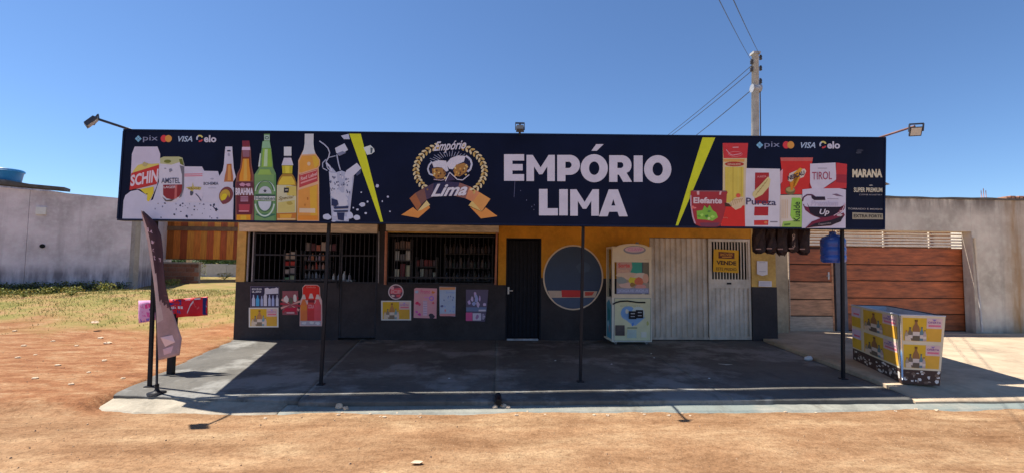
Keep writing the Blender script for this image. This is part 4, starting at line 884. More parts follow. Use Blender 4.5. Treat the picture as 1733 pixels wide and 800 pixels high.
def pI(p):
    rg = random.Random(4)
    for x, y, rx, ry in ((804,497,2.4,5),(799,505,2.4,4),(806,505,3,7),(812,504,1.4,5),(794,511,2.6,4),(802,513,4,3.6),(809,514,3,5),(820.5,514.5,2.6,3)): p.blob(x, y, rx, ry, rg.choice([(150,130,166),(176,160,190),(110,116,150)]), 1, 9, .3, rg)
    p.rect(789,519,823,526,(70,82,108),0); p.rect(810,523,822,526,(186,180,196),1); p.rect(788.5,528,799.5,542,(214,92,146),1); p.rect(800,529,814,541.5,(206,196,214),1); p.blob(807.5,535.5,2.4,4.4,(110,80,110),2)
    p.text('18+', (815.5,530,821,540), (150,140,160), 1, .02)
poster('party_poster', [(788.5,489.3),(826.5,489.5),(824,520),(820.5,543.5),(789,542)], (62,56,74), pI, 'dark purple poster with pink corner beside the black ribbed door')

# round painted panel
tf = onWall(WY-.025); t = thing('wall_mural', (tf(970,523).x, WY-.02, tf(970,523).z), 'round dark blue painted panel with pale rim and a red bar across it', 'mural')
mb = MB(); mb.prism([tf(970+51*math.cos(2*math.pi*i/48), 469+55*math.sin(2*math.pi*i/48)) for i in range(48)], (0, .018, 0), ink((176,160,140), 1.8)); mb.build('rim', t)
p = Print(tf, 2.2, .0008, 2); p.poly([(970+48.6*math.cos(2*math.pi*i/48), 469+52.6*math.sin(2*math.pi*i/48)) for i in range(48)], (44,56,76), 0); p.blob(988, 452, 12, 9, (52,66,86), 1, 14, .2); p.ell(970, 500, 36, 20, (56,68,88), 1, 24, 0, 10, 170); p.build('painted_face', t)
p = Print(tf, 2.2, .0008, 4); p.poly([(927,491),(1011,492),(1007,502.5),(932,503)], (150,132,118), 0); p.poly([(950,490),(988,490.5),(986,502),(951,502)], (150,44,44), 1); p.poly([(990,493),(1006,493),(1002,499),(990,500)], (150,60,50), 1); p.build('painted_bar', t)

# yellow for-sale notice on the steel door
tf = onWall(WY-.012); t = thing('sale_notice', (tf(1228,468).x, WY-.01, tf(1228,468).z), 'yellow sale notice with black lettering fixed to the barred white door', 'notice')
mb = MB(); mb.prism([tf(*q) for q in ((1208,421),(1250,423),(1250,461.5),(1207,459))], (0, .006, 0), ink((222,170,44), GP)); mb.build('board', t)
p = Print(tf, GP, .0006, 3); p.poly([(1216,425.5),(1243,427),(1243,437.5),(1216,436.5)], (66,34,24), 0); p.text('IMOVEIS', (1219,428,1240,432.5), (214,150,60), 1, .02); p.rect(1222, 433.5, 1238, 435, (200,140,60), 1)
p.text('VENDE', [(1212.5,440),(1246,441.5),(1246,448.5),(1212.5,447)], (46,30,22), 1, .04); p.text('ESTE PREDIO', [(1212,451.5),(1246.5,453),(1246.5,458),(1212,456.5)], (70,48,24), 1, .02); p.build('lettering', t)
for name, q, lab in (('paper_notice', [(1281,441),(1299,441.5),(1299,464),(1290,466),(1281,463)], 'white paper notice on the yellow pillar beside the white door'), ('paper_label', [(1284,474.5),(1306,475),(1306,484.5),(1284,484)], 'small white label below the paper notice on the pillar')):
    tf = onWall(WY-.034); pts = [tf(*a) for a in q]; t = thing(name, (pts[0].x, pts[0].y, min(a.z for a in pts)), lab, 'notice')
    mb = MB(); mb.prism(pts, (0, .003, 0), ink((196,192,196), GP)); mb.build('sheet', t)
    p = Print(tf, GP, .0006, 2)
    if name == 'paper_label':
        for i in range(3): p.rect(1286, 476.5+i*2.3, 1304, 477.5+i*2.3, (120,116,124), 0)
    else: p.rect(1284, 458, 1296, 459.2, (120,116,124), 0); p.rect(1285, 443, 1295, 444.2, (120,116,124), 0)
    p.build('lettering', t)

# ================================================================== GOODS INSIDE
def wbox(mb, px0, px1, py0, py1, y, dy, mat):
    a = onY(px0, py1, y); b = onY(px1, py0, y); mb.box(a.x, b.x, y, y+dy, a.z, b.z, mat)
M_RACK = nmat('rack_wire', (.10,.09,.10), .5, .2, 10)
YI = WY+.75
def rack(px0, px1, pys, label, y=YI, depth=.32, base_px=575):
    a = onY(px0, pys[-1], y); b = onY(px1, pys[0], y)
    t = thing('shelf_rack', ((a.x+b.x)/2, y+depth/2, .02), label, 'shelf')
    for x in (a.x-.012, b.x+.012):
        for yy in (y+.01, y+depth-.01):
            mb = MB(); mb.bar((x, yy, .02), (x, yy, onY(px0, pys[0]-16, y).z), .02, .02, M_RACK); mb.build('upright', t)
    for q in pys:
        mb = MB(); z = onY(px0, q, y).z; mb.box(a.x-.02, b.x+.02, y-.01, y+depth, z-.02, z, M_RACK); mb.build('shelf', t)
    return t
def goods(px0, px1, py, h_px, n, kind, cols, label, group, y=YI+.06):
    for i in range(n):
        cx = px0+(px1-px0)*(i+.5)/n; b = onY(cx, py, y); tz = onY(cx, py-h_px*random.uniform(.62, 1.05), y).z; w = (onY(px1, py, y).x-onY(px0, py, y).x)/n*.42
        m = ink(cols[i % len(cols)], 2.6); mb = MB(); h = tz-b.z
        if kind == 'packet':
            mb.prism([(b.x-w, y, b.z+.001), (b.x-w*.92, y-.015, b.z+h*.1), (b.x-w*.92, y-.015, b.z+h*.9), (b.x-w, y, tz), (b.x+w, y, tz), (b.x+w*.92, y-.015, b.z+h*.9), (b.x+w*.92, y-.015, b.z+h*.1), (b.x+w, y, b.z+.001)], (0, .07, 0), m)
        else:
            r = min(w, h*.2); mb.lathe((b.x, y, b.z+.001), [(r*.9,0),(r,.01),(r,h*.55),(r*.85,h*.66),(r*.36,h*.8),(r*.32,h*.96),(r*.38,h*.965),(r*.36,h)], m, 10)
        tag(mb.build(kind, None, (b.x, y, b.z)), label, kind, group)
rack(480, 500, [438, 449, 462, 475], 'wire rack of snack packets behind the counter grille')
for py, c in ((438, [(196,180,170),(206,196,186)]), (449, [(150,50,50),(160,60,54)]), (462, [(150,140,136),(130,120,120)]), (475, [(110,140,110),(150,150,120)])):
    goods(479.5, 500.5, py, 10.5 if py != 438 else 15, 2, 'packet', c, 'snack packet on the wire rack behind the grille', 'snack packets on the rack')
rack(514, 556, [440, 455, 470], 'dark shelf of bottles behind the counter grille', YI+.35)
for py, c in ((440, [(150,140,150),(120,110,130),(160,110,90)]), (455, [(140,60,50),(110,90,90),(150,120,110)]), (470, [(150,150,160),(120,120,130),(90,90,100)])):
    goods(514, 556, py, 12, 7, 'bottle', c, 'bottle on the dark shelf behind the counter grille', 'bottles behind the grille', YI+.45)
goods(516, 570, 424, 15, 6, 'packet', [(120,112,116),(90,60,70),(150,90,80),(160,150,150)], 'packet hung high behind the counter grille', 'packets hung high behind the grille', YI+.5)
t = thing('counter', (onY(560, 474, WY+.4).x, WY+.4, .02), 'pale edged counter top behind the barred gate', 'counter'); mb = MB(); wbox(mb, 518, 596, 473, 475, WY+.35, .3, M_GALV); mb.build('top', t)
mb = MB(); a = onY(518, 475, WY+.38); b = onY(596, 475, WY+.38); mb.box(a.x, b.x, WY+.38, WY+.6, .02, a.z, M_DARKIN); mb.build('body', t)
goods(560, 596, 473, 15, 4, 'bottle', [(150,150,150),(130,130,140)], 'pale bottle on the counter behind the barred gate', 'bottles on the counter', WY+.45)
rack(668, 694, [420, 440, 470], 'dark shelf of white boxes behind the right grille')
for py, c, hh in ((420, [(110,90,86),(90,80,80)], 16), (440, [(150,156,160),(90,90,96),(170,170,170)], 16), (470, [(160,160,150),(90,50,56),(150,150,130)], 24)):
    goods(667, 695, py, hh, 3, 'packet', c, 'box on the dark shelf behind the right grille', 'boxes behind the right grille')
rack(704, 738, [450, 470], 'low dark shelf with reddish goods behind the right grille', YI+.5)
for py, c in ((450, [(100,56,60),(80,70,80),(120,60,66)]), (470, [(70,60,60),(160,160,150),(80,70,70)])):
    goods(703, 739, py, 15, 5, 'packet', c, 'packet on the low shelf behind the right grille', 'packets on the low shelf', YI+.6)

rack(424, 468, [424, 442, 460, 475], 'tall dark shelf of small goods behind the left end of the counter grille', YI+.9)
for py, c in ((424, [(70,70,90),(110,104,110),(60,60,80),(90,60,60)]), (442, [(90,90,110),(60,56,70),(120,110,104)]), (460, [(80,60,64),(70,74,90),(110,100,96)]), (475, [(90,84,90),(60,60,74)])):
    goods(425, 467, py, 12, 7, 'packet', c, 'small packet on the tall dark shelf behind the left end of the grille', 'packets on the tall dark shelf', YI+1.0)
rack(752, 832, [428, 452, 474], 'wide dark shelf of bottles behind the right end of the right grille', YI+1.3)
for py, c in ((428, [(60,60,76),(90,84,90),(70,60,60)]), (452, [(70,66,76),(110,100,100),(60,70,70)]), (474, [(80,80,90),(60,56,60),(100,90,80)])):
    goods(753, 831, py, 17, 13, 'bottle', c, 'dim bottle on the wide dark shelf behind the right grille', 'bottles on the wide dark shelf', YI+1.4)

# ================================================================== CLAW MACHINE
fz = onZ(1066, 583, .0); FY = fz.y
def fx(px, py=500): return onY(px, py, FY).x
def fzv(py, px=1070): return onY(px, py, FY).z
M_CRM = nmat('cream_cabinet', (.86, .74, .56), .4, .06, 5); M_CRMW = nmat('cream_white_door', (.84, .82, .70), .4, .06, 5); M_BLUE = nmat('teal_side_print', (.07, .32, .40), .4, .5, 5)
x0, x1 = fx(1036), fx(1103); YB = WALL_Y-.08
zb, zsplit, ztop = fzv(578), fzv(503), fzv(416)
t = thing('claw_machine', ((x0+x1)/2, (FY+YB)/2, 0), 'cream claw crane game machine on castors beside the corrugated gate', 'game machine')
mb = MB(); mb.box(x0, x1, FY+.012, YB, zb, zsplit, M_CRMW); mb.build('lower_cabinet', t)
mb = MB(); mb.box(x0-.05, x0-.003, FY+.2, YB, zb+.02, zb+.05, M_CRM); mb.build('side_foot', t)
p = Print(lambda u, v, h=0: Vector((x0-h, FY+.05+(YB-FY-.1)*u, zb+.05+(zsplit-zb-.1)*v)), 1.6, .001, 2)
p.poly([(0,0),(1,0),(1,.9),(.5,1),(0,.85)], (70,130,150), 0); p.blob(.5,.6,.25,.2,(40,110,110),1); p.blob(.4,.25,.2,.12,(120,120,130),1); p.blob(.7,.35,.15,.1,(150,190,200),1); p.build('side_print', t)
# upper glazed cabinet: four posts, roof, floor, glass
for a in (x0, x1-.05):
    for b in (FY+.0, YB-.05): mb = MB(); mb.box(a+.001, a+.049, b, b+.05, zsplit+.001, fzv(420)-.001, M_CRM); mb.build('corner_post', t)
mb = MB(); mb.box(x0, x1, FY, YB, fzv(420), fzv(417), M_CRM); mb.build('top', t)
for za0, za1 in ((zsplit+.002, fzv(497)), (fzv(443), fzv(438))):
    mb = MB(); mb.box(x0+.052, x1-.052, FY+.004, FY+.045, za0, za1, M_CRM); mb.build('frame_rail', t)
mg = bpy.data.materials.new('machine_glass'); mg.use_nodes = True; bb = mg.node_tree.nodes['Principled BSDF']; bb.inputs['Transmission Weight'].default_value = 1.0; bb.inputs['Roughness'].default_value = .03; bb.inputs['IOR'].default_value = 1.1; bb.inputs['Base Color'].default_value = (.8,.86,.84,1)
mb = MB(); mb.box(x0+.006, x0+.010, FY+.052, YB-.052, zsplit+.002, fzv(421), mg); mb.build('side_glass', t)
# header with arched top
hd = [(1037,438),(1037,420),(1043,418)]+[(1070+28*math.cos(math.radians(a)), 419.5+7.5*math.sin(math.radians(a))) for a in range(190, 352, 12)]+[(1098,418),(1102.5,420),(1103,438)]
mb = MB(); mb.prism([onY(a, b, FY-.02) for a, b in hd], (0, .06, 0), M_CRM); hdr = mb.build('header', t)
p = Print(onWall(FY-.02), 2.2, .001, 2); p.ell(1074, 422.5, 19, 7, (110,112,126), 0); p.ell(1074, 421.5, 16.5, 5, (186,160,176), 1); p.text('CLAW', (1063,419,1087,424), (160,110,150), 2, .03); p.build('header_badge', t)
mb = MB(); mb.box(fx(1087), fx(1091), YB-.12, YB-.06, fzv(417)+.0, fzv(408), M_GREYPIPE); mb.build('rear_box', t)
# front window print / display
p = Print(onWall(FY+.02), 2.2, .001, 2)
p.rect(1043.5, 441, 1098.5, 496, (128,116,106), 0); p.rect(1043.5, 441, 1098.5, 462, (50,120,110), 1); p.poly([(1043.5,442),(1069,443),(1070,452),(1066,462),(1043.5,462)], (150,120,112), 2); p.text('Sorte', (1046,444.5,1066,452), (186,86,86), 3, .04); p.text('Grande', (1045,454,1064,460), (170,140,120), 3, .03)
p.rect(1087.5, 441, 1098.5, 478, (88,84,74), 2); p.rect(1086.5, 441, 1088.5, 470, (60,70,80), 3); rg = random.Random(6)
for x, y, rx, ry, c in ((1066,466,16,6,(196,170,150)),(1084,467,10,6,(206,190,176)),(1072,474,9,7,(190,176,60)),(1082,476,7,7,(160,86,66)),(1052,474,9,6,(110,116,116)),(1060,482,12,5,(190,160,150)),(1084,484,10,4,(196,140,136)),(1093,470,5,8,(190,150,130)),(1050,464,7,4,(180,160,140)),(1070,481,5,4,(120,90,50))): p.blob(x, y, rx, ry, c, 3, 11, .25, rg)
p.rect(1043.5, 487, 1098.5, 496, (112,116,140), 4); p.text('JOGUE AQUI', (1046,489,1096,494.5), (146,150,172), 5, .02); p.build('display_print', t)
# lower front: door, badge, payment readers, coin door
p = Print(onWall(FY+.012), 2.0, .0012, 1)
p.rect(1040.5, 504.5, 1101, 575.5, (196,194,160), 0); p.ell(1063, 529, 12.5, 12, (120,160,206), 1); p.ell(1080, 529, 11, 11, (176,186,180), 1); p.poly([(1054,536),(1092,536),(1076,550),(1070,549)], (130,166,206), 1); p.blob(1071, 548, 2, 3, (70,110,170), 2); p.blob(1096,546,2,4,(150,150,90),1); p.blob(1061,526,3,4,(206,206,190),2)
p.text('BOA SORTE', (1050,515.5,1084,518.5), (150,150,120), 1, .01); p.build('front_print', t)
mb = MB()
for q in (((1040,504),(1101.5,504)), ((1040,504),(1039,576)), ((1101.5,504),(1101,576)), ((1039,576),(1101,576))): mb.bar(onY(*q[0], FY+.006), onY(*q[1], FY+.006), .008, .008, M_GREYPIPE)
mb.build('door_seam', t)
mb = MB(); mb.tube([onY(1037,514,FY-.01), onY(1043,511,FY-.02), onY(1050,509,FY-.025), onY(1062,508.5,FY-.03), onY(1080,511,FY-.025), onY(1092,511,FY-.02)], .014, M_BLACK, 8); mb.build('cable', t)
for a, b, c, d in ((1065,526,1077,539),(1077,524,1088.5,537.5)):
    mb = MB(); q0 = onY(a, d, FY-.03); q1 = onY(c, b, FY-.03); mb.box(q0.x+.001, q1.x-.001, FY-.03, FY+.01, q0.z, q1.z, M_BLACK); o = mb.build('payment_reader', t)
    p = Print(onWall(FY-.03), 1.6, .001, 1); p.rect(a+2.5, b+3, c-2.5, b+4.6, (150,150,156), 0); p.rect(a+2.5, d-5, c-2.5, d-3.6, (150,150,156), 0); p.mb.build('reader_print', o)
mb = MB(); q0 = onY(1041.5, 567, FY-.0); q1 = onY(1057, 549.5, FY-.0); mb.box(q0.x, q1.x, FY-.006, FY+.012, q0.z, q1.z, nmat('chute_flap', (.10,.08,.08), .4, .2, 10)); mb.build('prize_flap', t)
mb = MB(); q0 = onY(1061.5, 571, FY); q1 = onY(1077, 557, FY); mb.box(q0.x, q1.x, FY-.004, FY+.012, q0.z, q1.z, nmat('mint_panel', (.55,.66,.60), .4, .1, 10)); mb.build('coin_door', t)
mb = MB(); q0 = onY(1085, 570, FY); q1 = onY(1094, 561, FY); mb.box(q0.x, q1.x, FY-.004, FY+.012, q0.z, q1.z, M_CRMW); mb.build('coin_return', t)
mb = MB(); mb.bar(onY(1062,554,FY-.002), onY(1078,554,FY-.002), .02, .02, nmat('olive_handle', (.25,.27,.18), .5, .2, 10)); mb.build('coin_handle', t)
for a in (x0+.09, x1-.09):
    for b in (FY+.09, YB-.09):
        mb = MB(); r = max(.03, zb*.42); mb.tube([(a-.018, b, r), (a+.018, b, r)], r, M_GREYPIPE, 12); mb.box(a-.03, a+.03, b-.02, b+.02, r, zb-.001, M_GALV); mb.build('castor', t)

# ================================================================== HANGING GOODS
M_SACK = nmat('dark_sack', (.024, .012, .013), .5, .6, 14, .5, 40, spec=.25)
for i in range(5):
    px = 1284+i*18.6; yy = ysign(4.3)+.42+.02*(i % 2)
    top = onY(px, 384, yy); bot = onY(px, 427-(i % 2), yy); w = .082; h = top.z-bot.z
    t = thing('charcoal_sack', (top.x, yy, bot.z), 'dark sack with pale vertical lettering hanging under the sign' if i == 3 else 'plain dark brown sack hanging in the row under the sign', 'sack', 'sacks hanging under the sign')
    mb = MB(); mb.lathe((top.x, yy, bot.z), [(w*.5,-.02*(i % 3)),(w*.98,.012),(w*(1.06+.05*(i % 2)),h*.25),(w*(1.08-.06*(i % 3)),h*.6),(w*1.04,h*.85),(w*.95,h*.96),(w*.5,h)], M_SACK, 11, False)
    rgs = random.Random(i+90)
    for vv in mb.v: vv += Vector((rgs.uniform(-.016,.016), rgs.uniform(-.012,.012), rgs.uniform(-.022,.012)))
    mb.build('body', t)
    p = Print(onWall(yy-w*1.06), 1.6, .001, 1); p.rect(px-5, 420-(i % 2), px+4, 422-(i % 2), (120,96,90), 0)
    if i == 3: p.text('CARVAO', [(px+6,396),(px+6,418),(px+1,418),(px+1,396)], (150,130,124), 0, .03)
    p.build('label_print', t)
    mb = MB(); mb.tube([top, (top.x, yy, 2.80)], .004, M_BLACK, 6); mb.build('string', t)
# blue water bottle
M_JUG = nmat('blue_plastic', (.03, .09, .42), .25, .2, 6, spec=.5)
yy = ysign(5.0)+.42; top = onY(1409, 392, yy); bot = onY(1409, 444, yy); h = top.z-bot.z; w = (onY(1427,420,yy).x-onY(1391,420,yy).x)/2
t = thing('water_bottle', (top.x, yy, bot.z), 'large blue water bottle hanging under the sign by its neck', 'bottle')
mb = MB(); mb.lathe((top.x, yy, bot.z), [(w*.8,0),(w*.97,.02),(w,.05),(w,h*.22),(w*.94,h*.25),(w,h*.28),(w,h*.48),(w*.94,h*.51),(w,h*.54),(w,h*.72),(w*.85,h*.82),(w*.3,h*.9),(w*.25,h*.93)], M_JUG, 20); mb.build('body', t)
mb = MB(); mb.lathe((top.x, yy, bot.z), [(w*.27,h*.931),(w*.28,h*.94),(w*.28,h)], M_JUG, 14); mb.build('cap', t)
mb = MB(); mb.tube([(top.x, yy, bot.z+h), (top.x, yy, 2.80)], .004, M_BLACK, 6); mb.build('string', t)

# ================================================================== PROMO BIN ON THE DRIVEWAY
dz = .052
A, B, C = onZ(1444, 607, dz), onZ(1527, 648, dz), onZ(1590, 652, dz); D = A + (C-B)
Hh = onY(1527, 533, B.y).z - dz
bs = (C-B).normalized(); base = [A, B, C, D]; topc = [q+bs*k+Vector((0,0,Hh)) for q, k in ((A,0),(B,0),(C,.10),(D,.10))]
bin_ = thing('promo_bin', (A+C)/2, 'open display bin clad in yellow adverts standing beside the driveway', 'display bin')
M_BINW = nmat('bin_white', (.66, .66, .68), .5, .08, 8); M_RIM = nmat('bin_rim', (.05,.05,.06), .4, .2, 10)
names = ['front_panel', 'front_panel', 'side_panel', 'side_panel']
for k in range(4):
    a, b = base[k], base[(k+1) % 4]; c, d = topc[(k+1) % 4], topc[k]; n = (b-a).cross(d-a).normalized()
    cen = sum(base, Vector())/4
    if n.dot(a-cen) < 0: n = -n
    e = (b-a).normalized()*.002
    mb = MB(); mb.hexa([a+e, b-e, b-e-n*.015, a+e-n*.015, d+e, c-e, c-e-n*.015, d+e-n*.015], M_BINW); mb.build('side_panel', bin_)
    def tf(u, v, h=0, a=a, b=b, c=c, d=d, n=n): return (a.lerp(b, u)).lerp(d.lerp(c, u), v) + n*h
    if k in (0, 1, 2, 3):
        p = Print(tf, 1.9, .0012, 1); p.poly([(0,0),(1,0),(1,.21),(0,.21)], (58,44,40), 0); rg = random.Random(k)
        for i in range(60 if k % 2 == 0 else 26): p.blob(rg.uniform(.03,.97), rg.uniform(.03,.19), rg.uniform(.008,.03)*(1 if k % 2 == 0 else 2), rg.uniform(.008,.026), rg.choice([(190,184,176),(130,116,104),(214,208,200),(90,74,64)]), 1, 8, .35, rg)
        p.build('bean_print', bin_)
        cols = [(0, .24, .7), (.24, 1, 0)] if k == 0 else ([(0,.5,0),(.5,1,0)] if k == 2 else [(0, 1, 0)])
        for r0 in (.21, .605):
            for u0, u1, cut in cols:
                p = Print(tf, 1.9, .0012, 1); p.poly([(u0,r0),(u1,r0),(u1,r0+.395),(u0,r0+.395)], (206,194,166), 0)
                if cut: p.poly([(u0,r0+.02),(u1-.02,r0+.02),(u1-.02,r0+.2),(u0,r0+.2)], (206,170,50), 1); p.poly([(u0,r0+.2),(u1-.02,r0+.2),(u1-.02,r0+.37),(u0,r0+.37)], (190,176,200), 1); p.poly([(u0+.05,r0+.24),(u1-.05,r0+.24),(u1-.05,r0+.27),(u0+.05,r0+.27)], (196,96,120), 2)
                else:
                    p.base = 2; ad_yellow(p, u0+.01, r0+.39, u1-.01, r0+.005)
                p.build('advert', bin_)
    mb = MB(); mb.bar(d+Vector((0,0,.008)), c+Vector((0,0,.008)), .022, .014, M_RIM if k > 1 else M_BINW); mb.build('rim', bin_)
mb = MB(); mb.hexa([q*.98+(A+C)/2*.02+Vector((0,0,.001)) for q in base]+[q*.98+(A+C)/2*.02+Vector((0,0,.02)) for q in base], M_RIM); mb.build('floor', bin_)
for q0, q1 in ((B, topc[1]),):
    mb = MB(); o = (q0-(A+C)/2).normalized()*.012; mb.tube([q0+o+Vector((0,0,.05)), q1+o], .014, nmat('bright_trim', (.8,.8,.8), .2, .05, 10, metal=.8), 8); mb.build('corner_trim', bin_)

# ================================================================== FEATHER FLAG
FYY = 5.98; fb = onY(265.5, 656, FYY); fb.z = 0.0
flag = thing('feather_flag', (fb.x, FYY, 0), 'tall brown and mauve feather flag on a thin pole beside the sign post', 'flag')
mb = MB(); mb.tube([fb, onY(266.5,560,FYY), onY(262,480,FYY), onY(252,410,FYY), onY(240.5,358,FYY)], [.014,.013,.011,.009,.006], M_BLACK, 8); mb.build('pole', flag)
mb = MB(); mb.lathe((fb.x, FYY, -.01), [(.10,0),(.10,.02),(.04,.03),(.022,.06),(.022,.12)], M_BLACK, 12); mb.build('base', flag)
Lf = [(239,357),(245,385),(250,410),(255,440),(259.5,470),(263,500),(265,530),(266,560),(267,585),(268,609)]
Rt = [(243,358),(264,377),(273,398),(276,425),(277,450),(279.5,478),(287,512),(299,545),(308,572),(304,600)]
def fbez(pts, v):
    k = v*(len(pts)-1); i = min(int(k), len(pts)-2); f = k-i; return (pts[i][0]*(1-f)+pts[i+1][0]*f, pts[i][1]*(1-f)+pts[i+1][1]*f)
M_BROWN = nmat('flag_brown', (.075, .035, .044), .8, .15, 6); M_MAUVE = nmat('flag_mauve', (.40, .26, .255), .8, .25, 5); M_PALE = nmat('flag_pale_seam', (.54, .40, .38), .8, .15, 6)
def fpt(u, v):
    a = fbez(Lf, v); b = fbez(Rt, v); x = a[0]*(1-u)+b[0]*u; y = a[1]*(1-u)+b[1]*u
    return onY(x, y, FYY-.03-.05*math.sin(u*4+v*5)*u - .04*math.sin(v*11+u*3)*u*v)
mb = MB(); NU, NV = 10, 44
for j in range(NV):
    for i in range(NU):
        v = (j+.5)/NV; u = (i+.5)/NU
        fold = v > .42+.22*u*0 and (u < .3 or v > .62-.10*u)
        m = M_PALE if (u < .16+.5*max(0, v-.25) and v < .72) else (M_MAUVE if (v > .55+.16*u) else M_BROWN)
        mb.face([fpt(i/NU, j/NV), fpt((i+1)/NU, j/NV), fpt((i+1)/NU, (j+1)/NV), fpt(i/NU, (j+1)/NV)], m, True)
cl = mb.build('cloth', flag, weld=True); so = cl.modifiers.new('thick', 'SOLIDIFY'); so.thickness = .004
def on_cloth(x, y, h=0):
    v = .5
    for _ in range(12):
        a = fbez(Lf, v); b = fbez(Rt, v); u = max(0, min(1, (x-a[0])/max(1, b[0]-a[0]))); yy = a[1]*(1-u)+b[1]*u
        v = max(0, min(1, v+(y-yy)/250))
    return fpt(u, v)+Vector((0, -.004-h, 0))
p = Print(on_cloth, 1.5, .001, 1)
p.text('Loja', [(250,385),(268,391),(268,400),(251,394)], (190,160,172), 0, .02); p.text('aqui', [(256,404),(269,408),(268,418),(257,414)], (190,160,172), 0, .02); p.blob(262, 423, 4, 3, (170,140,150), 0); p.text('tem', [(260,431),(273,435),(272,443),(261,439)], (176,146,158), 0, .02)
for y in (498, 508, 518): p.poly([(277+(y-498)*.25,y),(284+(y-498)*.3,y+1),(285+(y-498)*.3,y+3.5),(278+(y-498)*.25,y+2)], (80,50,60), 0)
p.poly([(272,570),(292,566),(297,578),(280,586)], (206,176,176), 0); p.poly([(276,590),(294,584),(290,596),(278,600)], (180,146,150), 0); p.build('flag_print', flag)

# ================================================================== BANNER STAND
lb = onZ(289, 632, 0); st = thing('banner_stand', (lb.x, lb.y, 0), 'low stand wrapped in torn red, white and blue vinyl banner beside the flag', 'banner stand')
LY = lb.y
mb = MB(); mb.bar((lb.x, LY, 0), (lb.x, LY, onY(289, 530, LY).z), .075, .075, M_BLACK); mb.build('leg', st)
def band(c4, ys, base, draw):
    (ax, ay), (bx, by), (cx, cy), (dx, dy) = c4; y0, y1 = ys
    P = [onY(ax, ay, y0), onY(bx, by, y1), onY(cx, cy, y1-.03), onY(dx, dy, y0-.03)]; n = (P[1]-P[0]).cross(P[3]-P[0]).normalized()
    if n.y > 0: n = -n
    def tf(u, v, h=0):
        w = .022*math.sin(u*13+v*2)*(.3+v); return (P[0].lerp(P[1], u)).lerp(P[3].lerp(P[2], u), v) + n*(h+w)
    mb = MB(); N = 24
    for i in range(N):
        for j in range(5): mb.face([tf(i/N, j/5), tf((i+1)/N, j/5), tf((i+1)/N, (j+1)/5), tf(i/N, (j+1)/5)], ink(base, 1.3), True)
    o = mb.build('banner', st, weld=True); s = o.modifiers.new('thick', 'SOLIDIFY'); s.thickness = .006
    p = Print(tf, 1.3, .001, 6); draw(p); p.build('banner_print', st)
def strip(p, pts, w, c, layer):
    for (x0, y0), (x1, y1) in zip(pts[:-1], pts[1:]):
        for k in range(3):
            xa, ya, xb, yb = x0+(x1-x0)*k/3, y0+(y1-y0)*k/3, x0+(x1-x0)*(k+1)/3, y0+(y1-y0)*(k+1)/3
            p.poly([(xa, ya-w), (xb, yb-w), (xb, yb+w), (xa, ya+w)], c, layer)
def bL(p):
    strip(p, [(.02,.15),(.2,.3),(.45,.2)], .10, (206,60,130), 0); strip(p, [(.02,.55),(.3,.7),(.6,.55),(.95,.75)], .11, (196,84,150), 0); strip(p, [(.05,.9),(.4,.92)], .06, (120,90,160), 0); strip(p, [(.5,.35),(.7,.15),(.95,.3)], .09, (90,70,150), 1); strip(p, [(.3,.45),(.5,.5)], .05, (70,60,120), 1)
def bR(p):
    strip(p, [(.0,.22),(.12,.14),(.30,.22)], .13, (44,56,126), 0); strip(p, [(.02,.5),(.14,.44),(.34,.5)], .07, (206,200,210), 0); strip(p, [(.0,.7),(.12,.62),(.28,.74)], .08, (52,62,132), 0)
    strip(p, [(.46,.8),(.54,.4),(.62,.2)], .06, (214,200,206), 0); strip(p, [(.62,.3),(.70,.6),(.78,.5)], .05, (216,120,124), 0); strip(p, [(.40,.1),(.8,.08)], .04, (206,196,204), 0)
    strip(p, [(.86,.5),(.99,.5)], .46, (36,44,96), 0); strip(p, [(.87,.75),(.97,.35)], .05, (170,60,80), 1); strip(p, [(.88,.2),(.97,.55)], .03, (200,200,214), 1)
band([(235,508),(287,506),(287,536),(238,546)], (LY+.10, LY-.02), (206,150,186), bL)
band([(287,506),(352,501),(352,533),(287,537)], (LY-.02, LY+.16), (196,34,46), bR)
mb = MB(); q0 = onY(238, 512, LY+.14); q1 = onY(350, 508, LY+.22)
mb.hexa([onY(240,530,LY+.12), onY(287,531,LY+.01), onY(349,529,LY+.18), onY(290,521,LY+.36), onY(240,526,LY+.12), onY(287,527,LY+.01), onY(349,525,LY+.18), onY(290,517,LY+.36)], nmat('stand_board', (.3,.2,.14), .8, .2, 6)); mb.build('board', st)

# ================================================================== LITTER AND STONES
M_STONE = nmat('pale_rubble', (.62, .48, .34), .95, .3, 12, .5, 30, spec=.05); M_BAG = nmat('white_plastic', (.75, .75, .76), .5, .08, 10)
def lump(name, pos, r, flat, mat, label, cat, group=None, seed=0):
    rg = random.Random(seed); mb = MB(); n = 9; rings = []
    for j in range(6):
        ph = -math.pi/2+math.pi*j/5
        rings.append([Vector(pos)+Vector((math.cos(ph)*math.cos(2*math.pi*i/n)*r*(1+rg.uniform(-.28,.28)), math.cos(ph)*math.sin(2*math.pi*i/n)*r*.8*(1+rg.uniform(-.28,.28)), (math.sin(ph)*.7+.45)*r*flat*(1+rg.uniform(-.2,.2)))) for i in range(n)])
    for j in range(5):
        for i in range(n): mb.face([rings[j][i], rings[j][(i+1)%n], rings[j+1][(i+1)%n], rings[j+1][i]], mat, False)
    return tag(mb.build(name, None, pos), label, cat, group)
for i, (px, py, r) in enumerate(((182,581,.09),(170,572,.07),(40,585,.06),(98,618,.05),(160,546,.10),(60,640,.05),(176,610,.05),(25,560,.06),(130,585,.05),(90,577,.05),(30,605,.05),(120,650,.045),(208,640,.04),(60,600,.035),(150,630,.04))):
    q = onZ(px, py, .05); 
    for _ in range(3): q = onZ(px, py, ground_h(q.x, q.y))
    lump('rubble_stone', q, r*.8, .5, M_STONE, 'pale lump of rubble on the red dirt lot', 'stone', 'rubble on the dirt lot', i)
